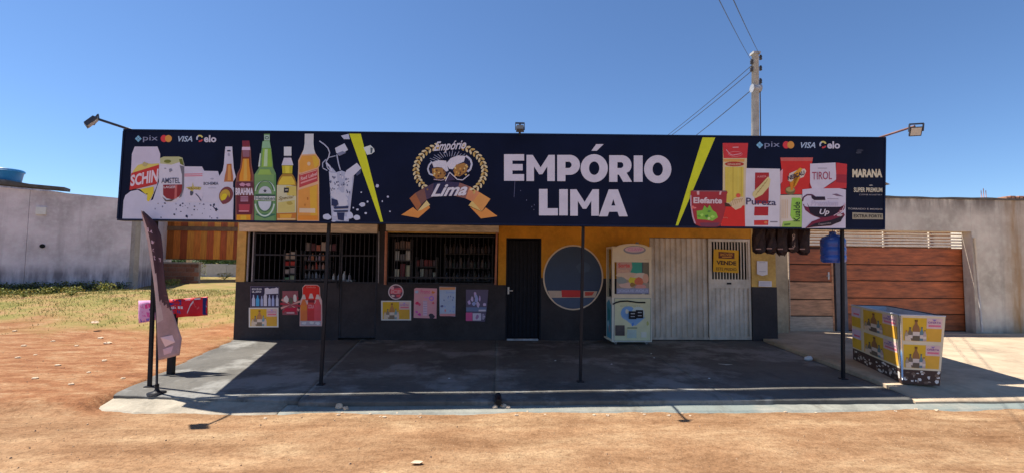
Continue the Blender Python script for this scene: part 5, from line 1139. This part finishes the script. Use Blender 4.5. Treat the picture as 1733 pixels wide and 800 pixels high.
rg = random.Random(21)
for i in range(26):
    x = rg.uniform(-2.6, 5.4); y = 5.40+rg.uniform(-.10, .05)
    lump('kerb_stone', (x, y, ground_h(x, y)), rg.uniform(.008, .026), .6, M_STONE, 'small pale stone lying along the foot of the kerb', 'stone', 'stones along the kerb', 100+i)
for i, (px, py, r) in enumerate(((846,682,.055),(852,686,.04),(838,688,.035),(574,688,.05),(585,690,.035),(860,688,.03))):
    q = onZ(px, py, -.06); lump('kerb_rubble', (q.x, q.y, -.075), r, .9, M_STONE, 'broken rubble lump heaped at the kerb near the drain hole', 'stone', 'rubble heaped at the kerb', 200+i)
q = onZ(843, 671, -.01); t = thing('drain_pipe', (q.x, 5.60, -.05), 'short dark drain pipe mouth in the kerb below the sign', 'drain pipe')
mb = MB(); mb.tube([(q.x, 5.55, -.008), (q.x, 5.80, .003)], .038, M_BLACK, 14); mb.build('pipe', t); mb = MB(); mb.tube([(q.x, 5.542, -.008), (q.x, 5.549, -.008)], .031, nmat('hole_black', (.01,.01,.01), 1, .1, 5), 14); mb.build('bore', t)  # black disc paints the shaded inside of the pipe mouth
def scrap(px, py, z, pts, mat, name, label, cat, curl=.02):
    q = onZ(px, py, z); mb = MB(); c = Vector((q.x, q.y, z+.006)); P = [c+Vector((a, b, curl*(abs(a)*9)**2*.3+.004*(i % 2))) for i, (a, b) in enumerate(pts)]
    mb.prism(P, (0,0,.004), mat); return tag(mb.build(name, None, c), label, cat)
scrap(705, 783, onZ(705,783).z-.085, [(-.05,-.01),(-.02,-.03),(.03,-.025),(.055,0),(.03,.03),(-.02,.028)], M_STONE, 'dry_leaf', 'pale dry leaf lying on the sandy street', 'leaf')
scrap(1228, 617, 0, [(-.10,.05),(-.06,.0),(.0,-.02),(.10,-.03),(.09,-.005),(.0,.025),(-.05,.05)], nmat('faded_card', (.5,.46,.40), .9, .2, 12), 'paper_scrap', 'pale scrap of paper on the dark pavement before the white gate', 'paper')
q = onZ(1368, 609, 0); lump('plastic_bag', (q.x, q.y, .005), .075, .8, M_BAG, 'crumpled white plastic bag on the dark pavement beside the driveway', 'plastic bag', None, 55)
rg = random.Random(31)
for i, (px, py) in enumerate(((1102,598),(1107,605),(1035,616),(1200,640),(760,640),(940,610))):
    q = onZ(px, py, 0); lump('pavement_crumb', (q.x, q.y, .003), .016, .5, M_BAG, 'tiny white scrap on the dark pavement', 'scrap', 'white scraps on the pavement', 300+i)

# ================================================================== NEIGHBOUR ON THE RIGHT
NZ = .05
GY = onZ(1540, 560, NZ).y                      # plane of the plank gate
NWY = GY-.28                                   # face of the rendered wall
def gxp(px, py=480, y=None): return onY(px, py, GY if y is None else y).x
ztopN = onY(1650, 337, NWY).z; zlint = onY(1600, 391, NWY).z
xr_op = gxp(1648, 470, NWY); xl_op = gxp(1334, 480, NWY); xend = 19.0
M_NW = stain_mat('stained_render', (.72, .63, .52), (.20, .165, .14), streak=.45, rough=.92, scale=.8, dirt_z=(0, .25, ztopN-.0, .42), rust=(gxp(1722, 450, NWY)-0, .42, (.38, .22, .09)), bump=.4)
nw = thing('neighbour_wall', (0, 0, 0), 'stained grey rendered boundary wall around the plank gate', 'wall')
mb = MB(); mb.box(xr_op, xend, NWY, NWY+.25, -.1, ztopN-.02, M_NW); mb.build('wall', nw)
mb = MB(); mb.box(X[1313]+.02, xr_op-.001, NWY+.002, NWY+.25, zlint, ztopN-.02, M_NW); mb.build('lintel', nw)
M_PIER = stain_mat('cream_pier', (.52, .42, .29), (.28, .2, .13), streak=.4, scale=1.4)
mb = MB(); mb.box(X[1313]+.025, xl_op, NWY, NWY+.26, -.1, zlint-.002, M_PIER); mb.build('pier', nw)
mb = MB(); n = 70
for i in range(n):
    a = X[1313]+.02+(xend-X[1313]-.02)*i/n; b = X[1313]+.02+(xend-X[1313]-.02)*(i+1)/n; z0 = ztopN-.018
    za_, zb_ = [ztopN+.03+.025*noise.noise(Vector((q*1.5, 0, 4))) for q in (a, b)]
    mb.hexa([(a,NWY-.02,z0),(b,NWY-.02,z0),(b,NWY+.27,z0),(a,NWY+.27,z0),(a,NWY-.02,za_),(b,NWY-.02,zb_),(b,NWY+.27,zb_),(a,NWY+.27,za_)], nmat('mossy_coping', (.13,.115,.10), .95, .4, 5))
mb.build('coping', nw)
mb = MB(); mb.box(xend-.25, xend, NWY+.26, 22, -.1, ztopN-.02, M_NW); mb.build('wall', nw)
for i in range(3):
    q = onY(1661+i*4, 336, NWY+.12); mb = MB(); mb.tube([q, q+Vector((0,0,.20+.05*(i % 2)))], .007, M_PRIMER, 6); mb.build('rebar', nw)
for i in range(7):
    q = onY(1700+i*7, 341, NWY+.1); mb = MB(); mb.box(q.x-.07, q.x+.06, NWY-.01, NWY+.2, ztopN+.02, ztopN+.075+.02*(i % 2), nmat('red_tile', (.42,.22,.14), .9, .3, 10, rnd=.2)); mb.build('tile', nw)
mb = MB(); mb.tube([onY(1648.5,402,NWY-.03), onY(1662,561,NWY-.10)], .022, nmat('pale_pipe', (.58,.53,.46), .6, .1, 10), 8); tag(mb.build('leaning_pipe', None, onY(1662,561,NWY-.10)), 'thin pale pipe leaning against the jamb of the plank gate', 'pipe')
# gate leaves
def wood(name, c, v=.45): return nmat(name, c, .5, v, 2.6, .15, 10, rnd=.16, stretch=(.8, 3, 4.2), spec=.5)
M_WOOD = wood('varnished_plank', (.34, .085, .024), .6); M_WOODF = wood('faded_plank', (.46, .22, .115), .5); M_WOODP = nmat('bare_plank', (.48, .37, .28), .8, .3, 4, .2, 20, stretch=(1,4,6))
def pz(py, px=1540): return onY(px, py, GY).z
rows = [419, 448, 475, 504, 531, 559]
t = thing('plank_gate', (gxp(1540), GY, NZ), 'wide dark red plank gate in the rendered wall', 'gate')
for a, b in zip(rows[:-1], rows[1:]):
    z1, z0 = pz(a)-.012, pz(b)+.012; 
    mb = MB(); x0_, x1_ = gxp(1433), gxp(1644); mb.hexa([(x0_,GY,z0),(x1_,GY,z0),(x1_,GY+.04,z0),(x0_,GY+.04,z0),(x0_,GY+.004,z1),(x1_,GY+.004,z1),(x1_,GY+.04,z1),(x0_,GY+.04,z1)], M_WOOD); mb.build('plank', t)
mb = MB(); mb.box(gxp(1432), gxp(1645), GY+.042, GY+.06, NZ, pz(419), nmat('gate_backing', (.05,.025,.015), .8, .2, 5)); mb.build('backing', t)
t2 = thing('plank_door', (gxp(1372), GY, NZ), 'weathered plank door with faded lower boards beside the cream pier', 'door')
rows2 = [(421, 446, M_WOOD), (448, 475, M_WOOD), (477, 505, M_WOODF), (507, 533, M_WOODF), (535, 562, M_WOODP)]
for a, b, m in rows2:
    z1, z0 = pz(a, 1370), pz(b, 1370)
    mb = MB(); mb.box(gxp(1335)+.03, gxp(1411)-.05, GY, GY+.035, z0, z1, m); mb.build('plank', t2)
mb = MB(); mb.box(gxp(1335)+.001, gxp(1335)+.028, GY-.004, GY+.05, NZ, pz(419), M_WOODP); mb.box(gxp(1411)-.048, gxp(1411)-.003, GY-.004, GY+.05, NZ, pz(419), M_WOODF); mb.box(gxp(1335)+.03, gxp(1411)-.05, GY+.036, GY+.05, NZ, pz(419), nmat('gate_backing', (.05,.025,.015))); mb.build('frame', t2)
mb = MB(); q = onY(1402, 466, GY); mb.box(q.x-.02, q.x+.02, GY-.012, GY-.0045, q.z-.09, q.z+.09, M_GALV); mb.tube([q+Vector((0,-.01,0)), q+Vector((0,-.05,0)), q+Vector((-.09,-.055,0))], .01, M_GALV, 6); mb.build('handle', t2)
mb = MB(); mb.box(gxp(1412), gxp(1431), GY-.05, GY+.06, NZ-.02, pz(419), nmat('gate_post_paint', (.10,.10,.12), .5, .2, 8)); tag(mb.build('gate_post', None, (gxp(1421), GY, NZ)), 'dark grey steel post between the plank door and the plank gate', 'post')
# louvre above the gate
t3 = thing('louvre', (gxp(1500), GY, pz(419)), 'pale horizontal slatted louvre above the plank gate', 'louvre')
M_SLAT = nmat('pale_slat', (.78, .70, .60), .5, .12, 6)
ns = 6; zt_, zb_ = onY(1540, 389, GY).z, pz(419)+.01
for i in range(ns):
    z = zb_+(zt_-zb_)*(i+.5)/ns; mb = MB(); x0_, x1_ = gxp(1336), gxp(1645); hh = (zt_-zb_)/ns*.27
    mb.hexa([(x0_,GY-.02,z-hh),(x1_,GY-.02,z-hh),(x1_,GY+.03,z-hh+.02),(x0_,GY+.03,z-hh+.02),(x0_,GY-.02,z+hh-.01),(x1_,GY-.02,z+hh-.01),(x1_,GY+.03,z+hh+.01),(x0_,GY+.03,z+hh+.01)], M_SLAT); mb.build('slat', t3)
for px in (1336, 1420, 1500, 1578, 1644): mb = MB(); mb.box(gxp(px)-.015, gxp(px)+.015, GY+.032, GY+.06, zb_, zt_+.02, M_SLAT); mb.build('stile', t3)
mb = MB(); mb.box(gxp(1334), gxp(1646), GY+.5, GY+.52, zb_-.3, zt_+.2, nmat('garage_board', (.42,.20,.09), .9, .3, 3)); mb.build('rear_board', t3)
mb = MB(); mb.box(X[1313]+.02, 12, GY+3.0, GY+3.2, -.1, 2.4, nmat('yard_wall', (.4,.3,.2), .9, .2, 2)); tag(mb.build('yard_wall', None, (9, GY+3.1, 0)), 'plain low yard wall behind the plank gate', 'wall')

# ================================================================== LEFT LOT
GZ = .62
WA, WB = onZ(-260, 492, GZ), onZ(217, 487, GZ)
dW = (WB-WA).normalized(); nW = Vector((dW.y, -dW.x, 0))       # towards the street
def wl(px, py):   # point on wall face
    return onP(px, py, WA, nW)
ztB = wl(217, 337).z; ztA = wl(0, 315).z; 
M_LW = stain_mat('grey_block_render', (.76, .675, .71), (.24, .21, .225), streak=.35, rough=.92, scale=.9, dirt_z=(GZ-.1, .32, 4.5, .35), bump=.45)
lw = thing('lot_wall', WB, 'weathered grey rendered house wall across the empty dirt lot', 'wall')
mb = MB(); th = -nW*.22; A0 = Vector((WA.x, WA.y, GZ-.6)); B0 = Vector((WB.x, WB.y, GZ-.6)); zl = ztA+(ztA-ztB)*(wl(0,400)-WA).length/max(.1,(WB-wl(0,400)).length)*.0
A1_, B1_ = Vector((WA.x, WA.y, ztA+.1)), Vector((WB.x, WB.y, ztB))
# face split in rendered panels between the concrete posts
us = [0, (wl(17,400)-WA).length/(WB-WA).length, 1.0]
for i in range(2):
    a, b = us[i]+.0008, us[i+1]-.0008
    q = [A0.lerp(B0, a), A0.lerp(B0, b), B1_*b+A1_*(1-b), B1_*a+A1_*(1-a)]
    mb = MB(); mb.hexa([q[0], q[1], q[1]+th, q[0]+th, q[3], q[2], q[2]+th, q[3]+th], M_LW); mb.build('wall_panel', lw)
mb = MB(); mb.bar(B0+dW*.09+th*.5, B1_+dW*.09+th*.5+Vector((0,0,.03)), .18, .26, stain_mat('pilaster_render', (.42,.37,.33), (.2,.18,.16), streak=.3)); mb.build('end_pilaster', lw)
bw = B0+th; mb = MB(); mb.hexa([bw+dW*-.2, bw, bw-nW*7, bw+dW*-.2-nW*7]+[Vector((q.x,q.y,ztB)) for q in (bw+dW*-.2, bw, bw-nW*7, bw+dW*-.2-nW*7)], M_LW); mb.build('return_wall', lw)
c0, c1 = wl(-30, 309), wl(112, 322)
mb = MB(); mb.bar(c0-nW*.1+Vector((0,0,.03)), c1-nW*.1+Vector((0,0,.03)), .5, .10, nmat('dark_slab', (.10,.095,.09), .95, .3, 5)); mb.build('roof_slab', lw)
mb = MB(); a = wl(61, 363); b = wl(79, 351); mb.hexa([a, Vector((b.x,b.y,a.z)), Vector((b.x,b.y,a.z))+nW*.05, a+nW*.05, Vector((a.x,a.y,b.z)), b, b+nW*.05, Vector((a.x,a.y,b.z))+nW*.05], M_WHITE); mb.build('meter_box', lw)
q = wl(72, 416); mb = MB(); mb.tube([q-nW*.02, q+nW*.03], .07, nmat('hole_black', (.01,.01,.01)), 12); mb.build('hole_stub', lw)  # solid black stub, its colour stands in for the shade inside a wall hole
# blue tank on the roof
q = onP(8, 308, WA-nW*2.2, nW); s = (onP(40,300,WA-nW*2.2,nW)-onP(-26,300,WA-nW*2.2,nW)).length/2; hh = onP(8,287,WA-nW*2.2,nW).z-q.z
t = thing('water_tank', q, 'bright blue plastic water tank on the roof beyond the lot wall', 'water tank'); M_TANK = nmat('tank_blue', (.03,.20,.42), .4, .15, 4)
mb = MB(); mb.lathe(q, [(s*.80,0),(s*.84,.03),(s*.94,hh*.8)], M_TANK, 28); mb.build('body', t)
mb = MB(); mb.lathe(q, [(s*1.0,hh*.8+.002),(s*1.0,hh*.92),(s*.9,hh),(s*.3,hh*1.05)], M_TANK, 28); mb.build('lid', t)
mb = MB(); mb.box(q.x-s, q.x+s, q.y-s, q.y+s, q.z-.15, q.z-.001, nmat('dark_slab', (.1,.095,.09))); mb.build('tank_base', t)
mb = MB(); mb.box(q.x-s*2.5, q.x+s*1.5, q.y-1.0, q.y+4, GZ-.5, q.z-.152, M_LW); mb.build('tank_house', t)

# porch and walls far behind the lot
FYb = onZ(300, 477, .66).y; FZ = .66
M_BRICKM = nmat('brick_red', (.30, .135, .085), .9, .25, 8, .3, 40, rnd=.25); M_MORT = nmat('mortar', (.30,.24,.20), .95, .15, 10)
bwall = thing('brick_wall', (onY(280,470,FYb).x, FYb, FZ), 'low reddish brick wall at the back of the empty lot', 'wall')
xa, xb = onY(222, 460, FYb).x-1.0, onY(335, 460, FYb).x; zt2 = onY(300, 444, FYb).z
mb = MB(); mb.box(xa, xb, FYb+.012, FYb+.2, FZ-.6, zt2-.05, M_MORT); mb.build('core', bwall)
bl, bh = .39, .19; nb = 0; proto = None
z = FZ-.1
row = 0
while z < zt2-.07:
    x = xa + (bl/2 if row % 2 else 0)
    while x < xb-bl*.5:
        h_ = min(bh-.02, zt2-.052-z)
        if proto is None or abs(h_-(bh-.02)) > 1e-6:
            mb = MB(); mb.box(x, min(x+bl-.02, xb), FYb, FYb+.02, z, z+h_, M_BRICKM); o = mb.build('brick', bwall)
            if abs(h_-(bh-.02)) < 1e-6: proto = (o, x, z)
        else:
            o = proto[0].copy(); COL.objects.link(o); o.parent = bwall; o.location = (x-proto[1], 0, z-proto[2])
        x += bl
    z += bh; row += 1
mb = MB(); mb.box(xa, xb+.03, FYb-.03, FYb+.23, zt2-.048, zt2+.03, nmat('wall_cap', (.40,.33,.26), .9, .2, 6)); mb.build('cap', bwall)
# plank fascia of the porch roof standing behind
PY = FYb+1.2
porch = thing('porch', (onY(300,470,PY).x, PY, FZ), 'open porch with hanging orange plank fascia behind the brick wall', 'porch')
x0_, x1_ = onY(237, 400, PY).x, onY(407, 400, PY).x+1.2; zb_, zt_ = onY(300, 437.5, PY).z, onY(300, 364, PY).z
M_FAS = nmat('orange_plank', (.80, .205, .030), .55, .35, 3, .2, 14, rnd=.55, stretch=(7, 6, .6))
M_FAS2 = nmat('dark_red_plank', (.46, .095, .024), .55, .35, 3, .2, 14, rnd=.3, stretch=(7, 6, .6)); M_FAS3 = nmat('bright_orange_plank', (.86, .28, .038), .55, .3, 3, .2, 14, rnd=.2, stretch=(7, 6, .6))
n = 19
for i in range(n):
    a = x0_+(x1_-x0_)*i/n; b = x0_+(x1_-x0_)*(i+1)/n; yo = PY+.006*(i*7 % 5)
    mb = MB(); mb.box(a+.005, b-.005, yo, yo+.04, zb_, zt_, (M_FAS, M_FAS2, M_FAS3, M_FAS, M_FAS2, M_FAS, M_FAS3)[(i*5+i//3) % 7]); mb.build('plank', porch)
mb = MB(); mb.box(x0_-.06, x1_+.1, PY-.05, PY-.002, onY(300,390,PY).z-.0, onY(300,383,PY).z, nmat('fascia_beam', (.22,.12,.06), .8, .3, 6)); mb.build('beam', porch)
mb = MB(); mb.box(x0_-.02, x1_, PY+.042, PY+.10, zb_-.03, zb_+.08, nmat('fascia_beam', (.22,.12,.06))); mb.build('bottom_rail', porch)
mb = MB(); mb.box(x0_-.35, x1_+.3, PY-.2, PY+4, zt_+.001, zt_+.12, M_SHEET); mb.build('roof', porch)
for px, w in ((227, .26), (235.5, .07)):
    q = onY(px, 440, PY); mb = MB(); mb.box(q.x-w/2, q.x+w/2, PY-.02, PY+w, FZ-.5, zt_, nmat('pale_pillar', (.55,.46,.33), .85, .3, 9)); mb.build('pillar', porch)
for xx in (x0_, x1_):
    mb = MB(); mb.box(xx-.1, xx+.1, PY+3.6, PY+3.8, FZ-.5, zt_, nmat('pale_pillar', (.55,.46,.33))); mb.build('pillar', porch)
# pale block wall farther back
BY = FYb+9; q0 = onY(330, 471, BY); q1 = onY(420, 446, BY)
bw2 = thing('block_wall', (q0.x, BY, FZ), 'pale grey block wall far behind the lot', 'wall'); zt3 = onY(370, 446, BY).z; zlo = FZ-.5
M_BLK = nmat('pale_block', (.42,.42,.43), .9, .12, 5, .2, 20, rnd=.1)
for i in range(12):
    a = q0.x-2+i*1.3; mb = MB(); mb.box(a, a+1.285, BY, BY+.15, zlo, zt3-.03*(i % 2), M_BLK); mb.build('wall_panel', bw2)

# ================================================================== POLE AND WIRES
PYY = 15.9; pb = onY(1279.5, 400, PYY); pt = onY(1278, 92, PYY)
pole = thing('utility_pole', (pb.x, PYY, 0), 'round concrete utility pole rising behind the shop', 'utility pole')
M_CONC = nmat('pole_concrete', (.40,.40,.39), .85, .2, 6, .2, 30)
mb = MB(); mb.tube([(pb.x, PYY, -.3), (pb.x, PYY, 4), (pt.x, PYY, pt.z-.02)], [.165, .145, .115], M_CONC, 16); mb.build('shaft', pole)
mb = MB(); mb.box(pt.x-.13, pt.x+.13, PYY-.13, PYY+.13, pt.z-.021, pt.z+.06, M_CONC); mb.build('cap', pole)
M_INS = nmat('insulator_dark', (.05,.045,.045), .4, .2, 10)
for dx, py in ((-.17, 106), (-.18, 118), (.17, 98), (.16, 116), (.15, 138)):
    z = onY(1278, py, PYY).z; mb = MB(); mb.lathe((pt.x+dx, PYY-.05, z-.10), [(.03,0),(.055,.02),(.04,.07),(.055,.10),(.04,.15),(.03,.18)], M_INS, 10); mb.bar((pt.x+dx*.5, PYY-.05, z), (pt.x+dx, PYY-.05, z), .03, .03, M_GALV); mb.build('insulator', pole)
mb = MB(); mb.tube([(pb.x+.16, PYY-.04, 0), (pt.x+.135, PYY-.04, pt.z-.9)], .02, M_INS, 6); mb.build('conduit', pole)
mb = MB(); z = onY(1278, 150, PYY).z; mb.tube([(pt.x-.15, PYY, z), (pt.x+.16, PYY, z)], .15, M_GALV, 14); mb.build('clamp', pole)
M_WIRE = nmat('wire', (.035,.035,.045), .6, .1, 5)
def wire(a, b, sag, r, label):
    a = Vector(a); b = Vector(b); mb = MB(); mb.tube([a.lerp(b, i/24)-Vector((0,0,sag*4*(i/24)*(1-i/24))) for i in range(25)], r, M_WIRE, 6); tag(mb.build('overhead_wire', None, a), label, 'wire', 'overhead wires')
LW1 = 'dark overhead wire running from the pole top out over the street'; LW2 = 'thin service wire dropping from the pole towards the far houses'
def beyond(p0, px, py, y): return onY(px, py, y)
wire((pt.x-.17, PYY-.05, onY(1278,104,PYY).z), onY(1180, -74, 4.2), .05, .006, LW1)
wire((pt.x+.17, PYY-.05, onY(1278,96,PYY).z), onY(1206, -78, 4.2), .05, .007, LW1)
wire((pt.x-.18, PYY-.05, onY(1278,113,PYY).z), onY(1010, 300, 45), .6, .012, LW2)
wire((pt.x-.18, PYY-.05, onY(1278,122,PYY).z), onY(1016, 302, 45), .5, .013, LW2)
wire((pt.x-.1, PYY-.05, onY(1278,150,PYY).z), onY(1060, 300, 45), .5, .015, LW2)

# ================================================================== PLANTS
def leafmat(name, c):
    m = nmat(name, c, .7, .5, 3, spec=.2); return m
M_WEED = leafmat('weed_green', (.17, .20, .045)); M_WEEDY = leafmat('weed_yellow', (.34, .31, .08)); M_LEAF = leafmat('tree_leaf', (.055, .095, .025))
def weed(pos, r, h, n, mats, label, seed, name='weed_clump', group='weeds at the edge of the lot'):
    rg = random.Random(seed); pos = Vector(pos); t = thing(name, pos, label, 'plant', group); mb = MB(); ms = MB()
    for i in range(max(4, n//18)):
        a = rg.uniform(0, 6.28); q = rg.uniform(.2, 1)*r; ms.tube([pos, pos+Vector((math.cos(a)*q*.5, math.sin(a)*q*.5, h*.5)), pos+Vector((math.cos(a)*q, math.sin(a)*q, h*rg.uniform(.7,1)))], [.012,.008,.003], mats[0], 4)
    for i in range(n):
        a = rg.uniform(0, 6.28); k = math.sqrt(rg.random()); z = rg.random()**.8; p = pos+Vector((math.cos(a)*k*r*(1-.35*z), math.sin(a)*k*r*(1-.35*z), z*h))
        s = rg.uniform(.05, .12)*max(.6, h); d = Vector((rg.uniform(-1,1), rg.uniform(-1,1), rg.uniform(-.2,.9))).normalized(); e = d.cross(Vector((rg.uniform(-1,1), rg.uniform(-1,1), rg.uniform(-1,1)))).normalized()
        mb.face([p, p+d*s*.5+e*s*.3, p+d*s, p+d*s*.5-e*s*.3], rg.choice(mats))
    ms.build('stem', t); mb.build('foliage', t)
for i, (px, py, r, h) in enumerate(((340,470,.55,.75),(325,473,.35,.4),(385,472,.5,.35),(248,478,.45,.4),(228,476,.3,.5),(300,480,.4,.25),(60,492,.5,.22),(135,492,.4,.25),(100,490,.3,.2),(190,489,.35,.25),(10,492,.4,.25))):
    q = onZ(px, py, .64); q.y -= .3; q.z = ground_h(q.x, q.y)-.01
    weed(q, r, h, 260, [M_WEED, M_WEEDY, M_WEEDY], ('tall pointed yellow green weed bush before the pale block wall' if i == 0 else 'low leafy yellow green weed clump growing at the back of the lot'), i)
M_DKW = leafmat('shadow_weed', (.05, .062, .02))  # leaf colour darkened to paint the shadow strip at the wall foot
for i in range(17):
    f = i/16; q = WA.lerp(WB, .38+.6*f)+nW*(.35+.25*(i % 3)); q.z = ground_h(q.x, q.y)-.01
    weed(q, .55, .20+.06*(i % 3), 200, [M_DKW, M_DKW, M_WEED], 'low added weed tuft coloured dark as shade along the foot of the lot wall', 500+i, 'weed_tuft', 'shade-dark weeds along the lot wall')
# trees far behind the block wall
def tree(pos, h, r, seed):
    rg = random.Random(seed); pos = Vector(pos); t = thing('tree', pos, 'dark green tree far beyond the pale block wall', 'tree', 'trees beyond the block wall')
    mb = MB(); mb.tube([pos-Vector((0,0,.3)), pos+Vector((.1,0,h*.3)), pos+Vector((0,.1,h*.6))], [.16,.12,.05], nmat('bark', (.12,.08,.05), .9, .3, 8), 8); mb.build('trunk', t)
    mb = MB(); cl = [(pos+Vector((rg.uniform(-r,r)*.7, rg.uniform(-r,r)*.7, h*rg.uniform(.4,.9))), r*rg.uniform(.3,.5)) for _ in range(14)]
    for c, cr in cl:
        for i in range(130):
            d = Vector((rg.gauss(0,1), rg.gauss(0,1), rg.gauss(0,.8))).normalized(); p = c+d*cr*rg.uniform(.5,1.05); s = rg.uniform(.12,.25); e = Vector((rg.uniform(-1,1), rg.uniform(-1,1), rg.uniform(-1,1))).normalized(); f = e.cross(d).normalized()
            mb.face([p-e*s*.5, p+f*s*.35, p+e*s*.5, p-f*s*.35], M_LEAF)
    mb.build('crown', t)
for i, px in enumerate((236, 262, 300, 345, 372, 395, 420)):
    yy = 62+i*3 % 11; q = onY(px, 452, yy); tree((q.x, yy, .6), (onY(px, 438, yy).z-.2), 1.7, i+40)
hl = MB(); N = 60
for i in range(N):
    a = -260+520*i/N; b = -260+520*(i+1)/N
    f = lambda x: 9+4.5*noise.noise(Vector((x*.012, 3, 0)))
    hl.hexa([(a,330,-2),(b,330,-2),(b,480,-2),(a,480,-2),(a,345,f(a)*.5),(b,345,f(b)*.5),(b,400,f(b)),(a,400,f(a))], nmat('far_hill', (.10,.12,.06), .95, .5, .05))
hl.build('hills', None, kind='structure')
# short grass over the back of the lot
rg = random.Random(77); mb = MB(); cnt = 0
gv, gf, gmi = [], [], []
while cnt < 24000:
    x = rg.uniform(-22, -5.3); y = 9.6+6.8*math.sqrt(rg.random())
    if x > slab_left(y)-.1 and y < 10.5: continue
    n1 = noise.noise(Vector((x*.6, y*.9, 2))); g = sm(9.9, 12.4, y+2.0*n1+.5*noise.noise(Vector((x*2, y*2, 7))))
    if rg.random() > g*(.35+.65*sm(-.25,.25,noise.noise(Vector((x*1.3,y*1.3,11))))): continue
    z = ground_h(x, y)-.005; a = rg.uniform(0, 6.28); w = rg.uniform(.004,.010); h = rg.uniform(.02,.075); l = rg.uniform(-.05,.05)
    k = len(gv); gv += [(x-math.cos(a)*w, y-math.sin(a)*w, z), (x+math.cos(a)*w, y+math.sin(a)*w, z), (x+l, y+rg.uniform(-.05,.05), z+h)]; gf.append((k,k+1,k+2)); gmi.append(rg.choice([0,0,1,2])); cnt += 1
me = bpy.data.meshes.new('grass'); me.from_pydata(gv, [], gf)
for m in (M_WEED, M_WEEDY, nmat('dry_grass', (.48,.40,.18), .8, .3, 3)): me.materials.append(m)
me.polygons.foreach_set('material_index', gmi); go = bpy.data.objects.new('grass', me); COL.objects.link(go); go['kind'] = 'stuff'; tag(go, 'patchy short green and yellow grass over the back of the lot', 'grass')
# loose gravel on the street and the lot
rg = random.Random(78); gv, gf = [], []
for i in range(6500):
    if i % 4: x = rg.uniform(-7, 7); y = 2.6+2.75*rg.random()
    else: x = rg.uniform(-13, -5.2); y = rg.uniform(5.4, 10)
    if y > 5.3 and x > slab_left(y)-.1: continue
    z = ground_h(x, y); r = rg.uniform(.002, .007)*(1 if rg.random() < .97 else 2.2); k = len(gv); a = rg.uniform(0, 6.28)
    pts = [(math.cos(a+j*1.57)*r*rg.uniform(.7,1.3), math.sin(a+j*1.57)*r*rg.uniform(.7,1.3), 0) for j in range(4)]
    gv += [(x+p[0], y+p[1], z-.002) for p in pts]+[(x+p[0]*.5, y+p[1]*.5, z+r*rg.uniform(.5,1)) for p in pts]
    gf += [(k+4,k+5,k+6,k+7)]+[(k+j,k+(j+1)%4,k+4+(j+1)%4,k+4+j) for j in range(4)]
me = bpy.data.meshes.new('gravel'); me.from_pydata(gv, [], gf); me.materials.append(nmat('gravel_stone', (.46,.30,.18), .95, .35, 4))
go = bpy.data.objects.new('gravel', me); COL.objects.link(go); go['kind'] = 'stuff'; tag(go, 'loose sandy pebbles scattered over the dirt', 'gravel')
